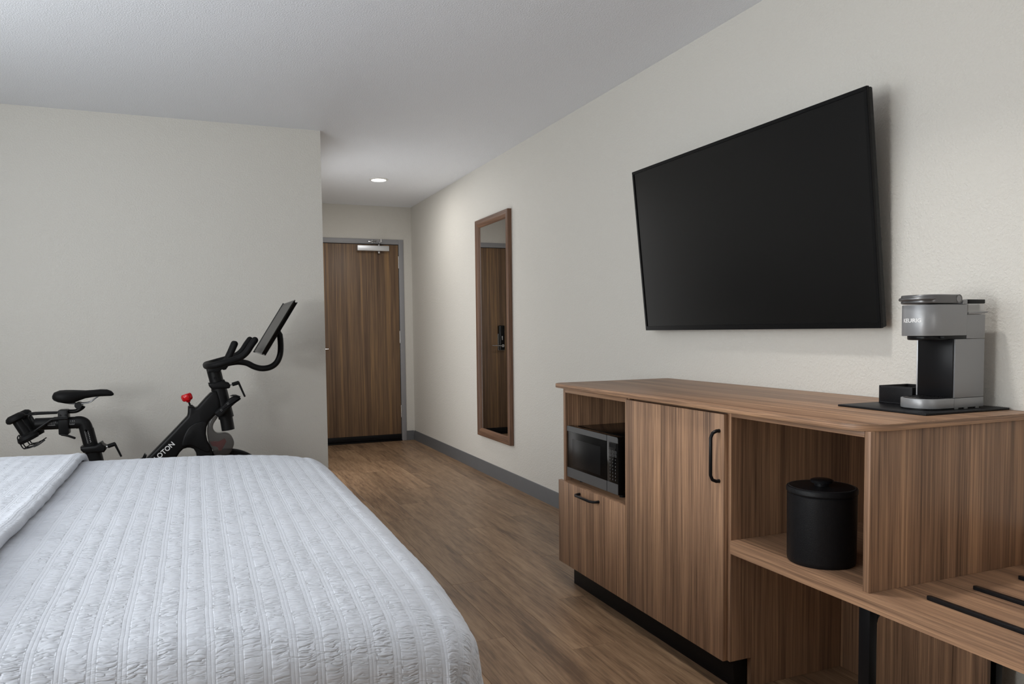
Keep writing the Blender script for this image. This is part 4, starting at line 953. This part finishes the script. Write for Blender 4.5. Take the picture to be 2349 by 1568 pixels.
nk = tube('screen_arm', [k3(p) for p in [(0.10, 0.965), (0.150, 0.980), (0.185, 0.987), (0.221, 0.989), (0.262, 0.981), (0.301, 0.960), (0.342, 0.949), (0.387, 0.955), (0.422, 0.980), (0.442, 1.023), (0.447, 1.070), (0.446, 1.117)]], 0.0165, 'bike_black', bike, 16, 5)
# touchscreen: a wide slab facing the saddle
s0 = Vector((0.322, 0, 1.040)); s1 = Vector((0.494, 0, 1.318)); su = (s1 - s0).normalized(); sl = (s1 - s0).length; sn = Vector((-su.z, 0, su.x)); SW = 0.27
def scr(y, v, d): return s0 + su * v + sn * d + Vector((0, YK + y, 0))
def scr_box(bm, y0, y1, v0, v1, d0, d1, bev=0.0, taper=0.0):
    r = bmesh.ops.create_cube(bm, size=1.0)['verts']
    for v in r:
        back = v.co.z < 0; t = taper if back else 0
        v.co = scr((y0 + t) if v.co.x < 0 else (y1 - t), (v0 + t) if v.co.y < 0 else (v1 - t), d0 if back else d1)
    if bev: bmesh.ops.bevel(bm, geom=list({e for v in r for e in v.link_edges}), offset=bev, segments=3, affect='EDGES')
bm = bmesh.new(); scr_box(bm, -SW, SW, 0, sl, -0.022, -0.002, 0.006, 0.006); sc_ = from_bm('touchscreen', bm, 'gloss_black', bike, True)
bm = bmesh.new(); scr_box(bm, -SW + 0.002, SW - 0.002, 0.002, sl - 0.002, -0.004, 0.0, 0.001); from_bm('bezel', bm, 'tv_bezel', sc_, True)
bm = bmesh.new(); scr_box(bm, -SW + 0.018, SW - 0.018, 0.028, sl - 0.022, -0.001, 0.0006); from_bm('display_glass', bm, 'tv_screen', sc_)
bm = bmesh.new(); scr_box(bm, -0.07, 0.07, 0.08, 0.20, -0.030, -0.021, 0.003); add_tube(bm, [(0.446, YK, 1.112), (0.444, YK, 1.135), scr(0, 0.16, -0.03)], [0.0165, 0.0165, 0.014], 14)
from_bm('screen_hinge', bm, 'bike_black', sc_, True)
# graduated scales on seat slider and post
lettering('scale_marks', '4 3 2 1 0', 0.012, lambda u, v: (-0.698 + u, YK - 0.0246, 0.706 + v), 'grey_print', bike)
lettering('scale_marks', 'C B A', 0.012, lambda u, v: (-0.602 + u * 0.75, YK - 0.0252, 0.708 + v), 'grey_print', bike)
bm = bmesh.new()
for k in range(5): add_box(bm, -0.712 + k * 0.007, -0.711 + k * 0.007, YK - 0.0247, YK - 0.0243, 0.6915, 0.700)
add_box(bm, -0.714, -0.680, YK - 0.0247, YK - 0.0243, 0.690, 0.692); from_bm('slider_scale', bm, 'grey_print', bike)
bm = bmesh.new()
for k in range(4): add_box(bm, -0.616 + k * 0.007, -0.615 + k * 0.007, YK - 0.0254, YK - 0.025, 0.6915, 0.700)
add_box(bm, -0.617, -0.593, YK - 0.0254, YK - 0.025, 0.690, 0.692); from_bm('slider_scale', bm, 'grey_print', bike)
bm = bmesh.new()
for k in range(9):
    xx, zz = -0.543 + 0.0016 * k, 0.652 - 0.008 * k
    add_box(bm, xx - 0.006, xx, YK - 0.0256, YK - 0.0252, zz, zz + 0.001)
    if k: add_box(bm, xx - 0.0078, xx - 0.0058, YK - 0.0256, YK - 0.0252, zz, zz + 0.0082)
from_bm('post_scale', bm, 'grey_print', bike)
for k, ch in enumerate('1234567'):
    lettering('scale_digit', ch, 0.0085, lambda u, v, k=k: (-0.533 + 0.0085 * k * 0.2 + u, YK - 0.0257, 0.650 - 0.0092 * k + v), 'white_print', bike)
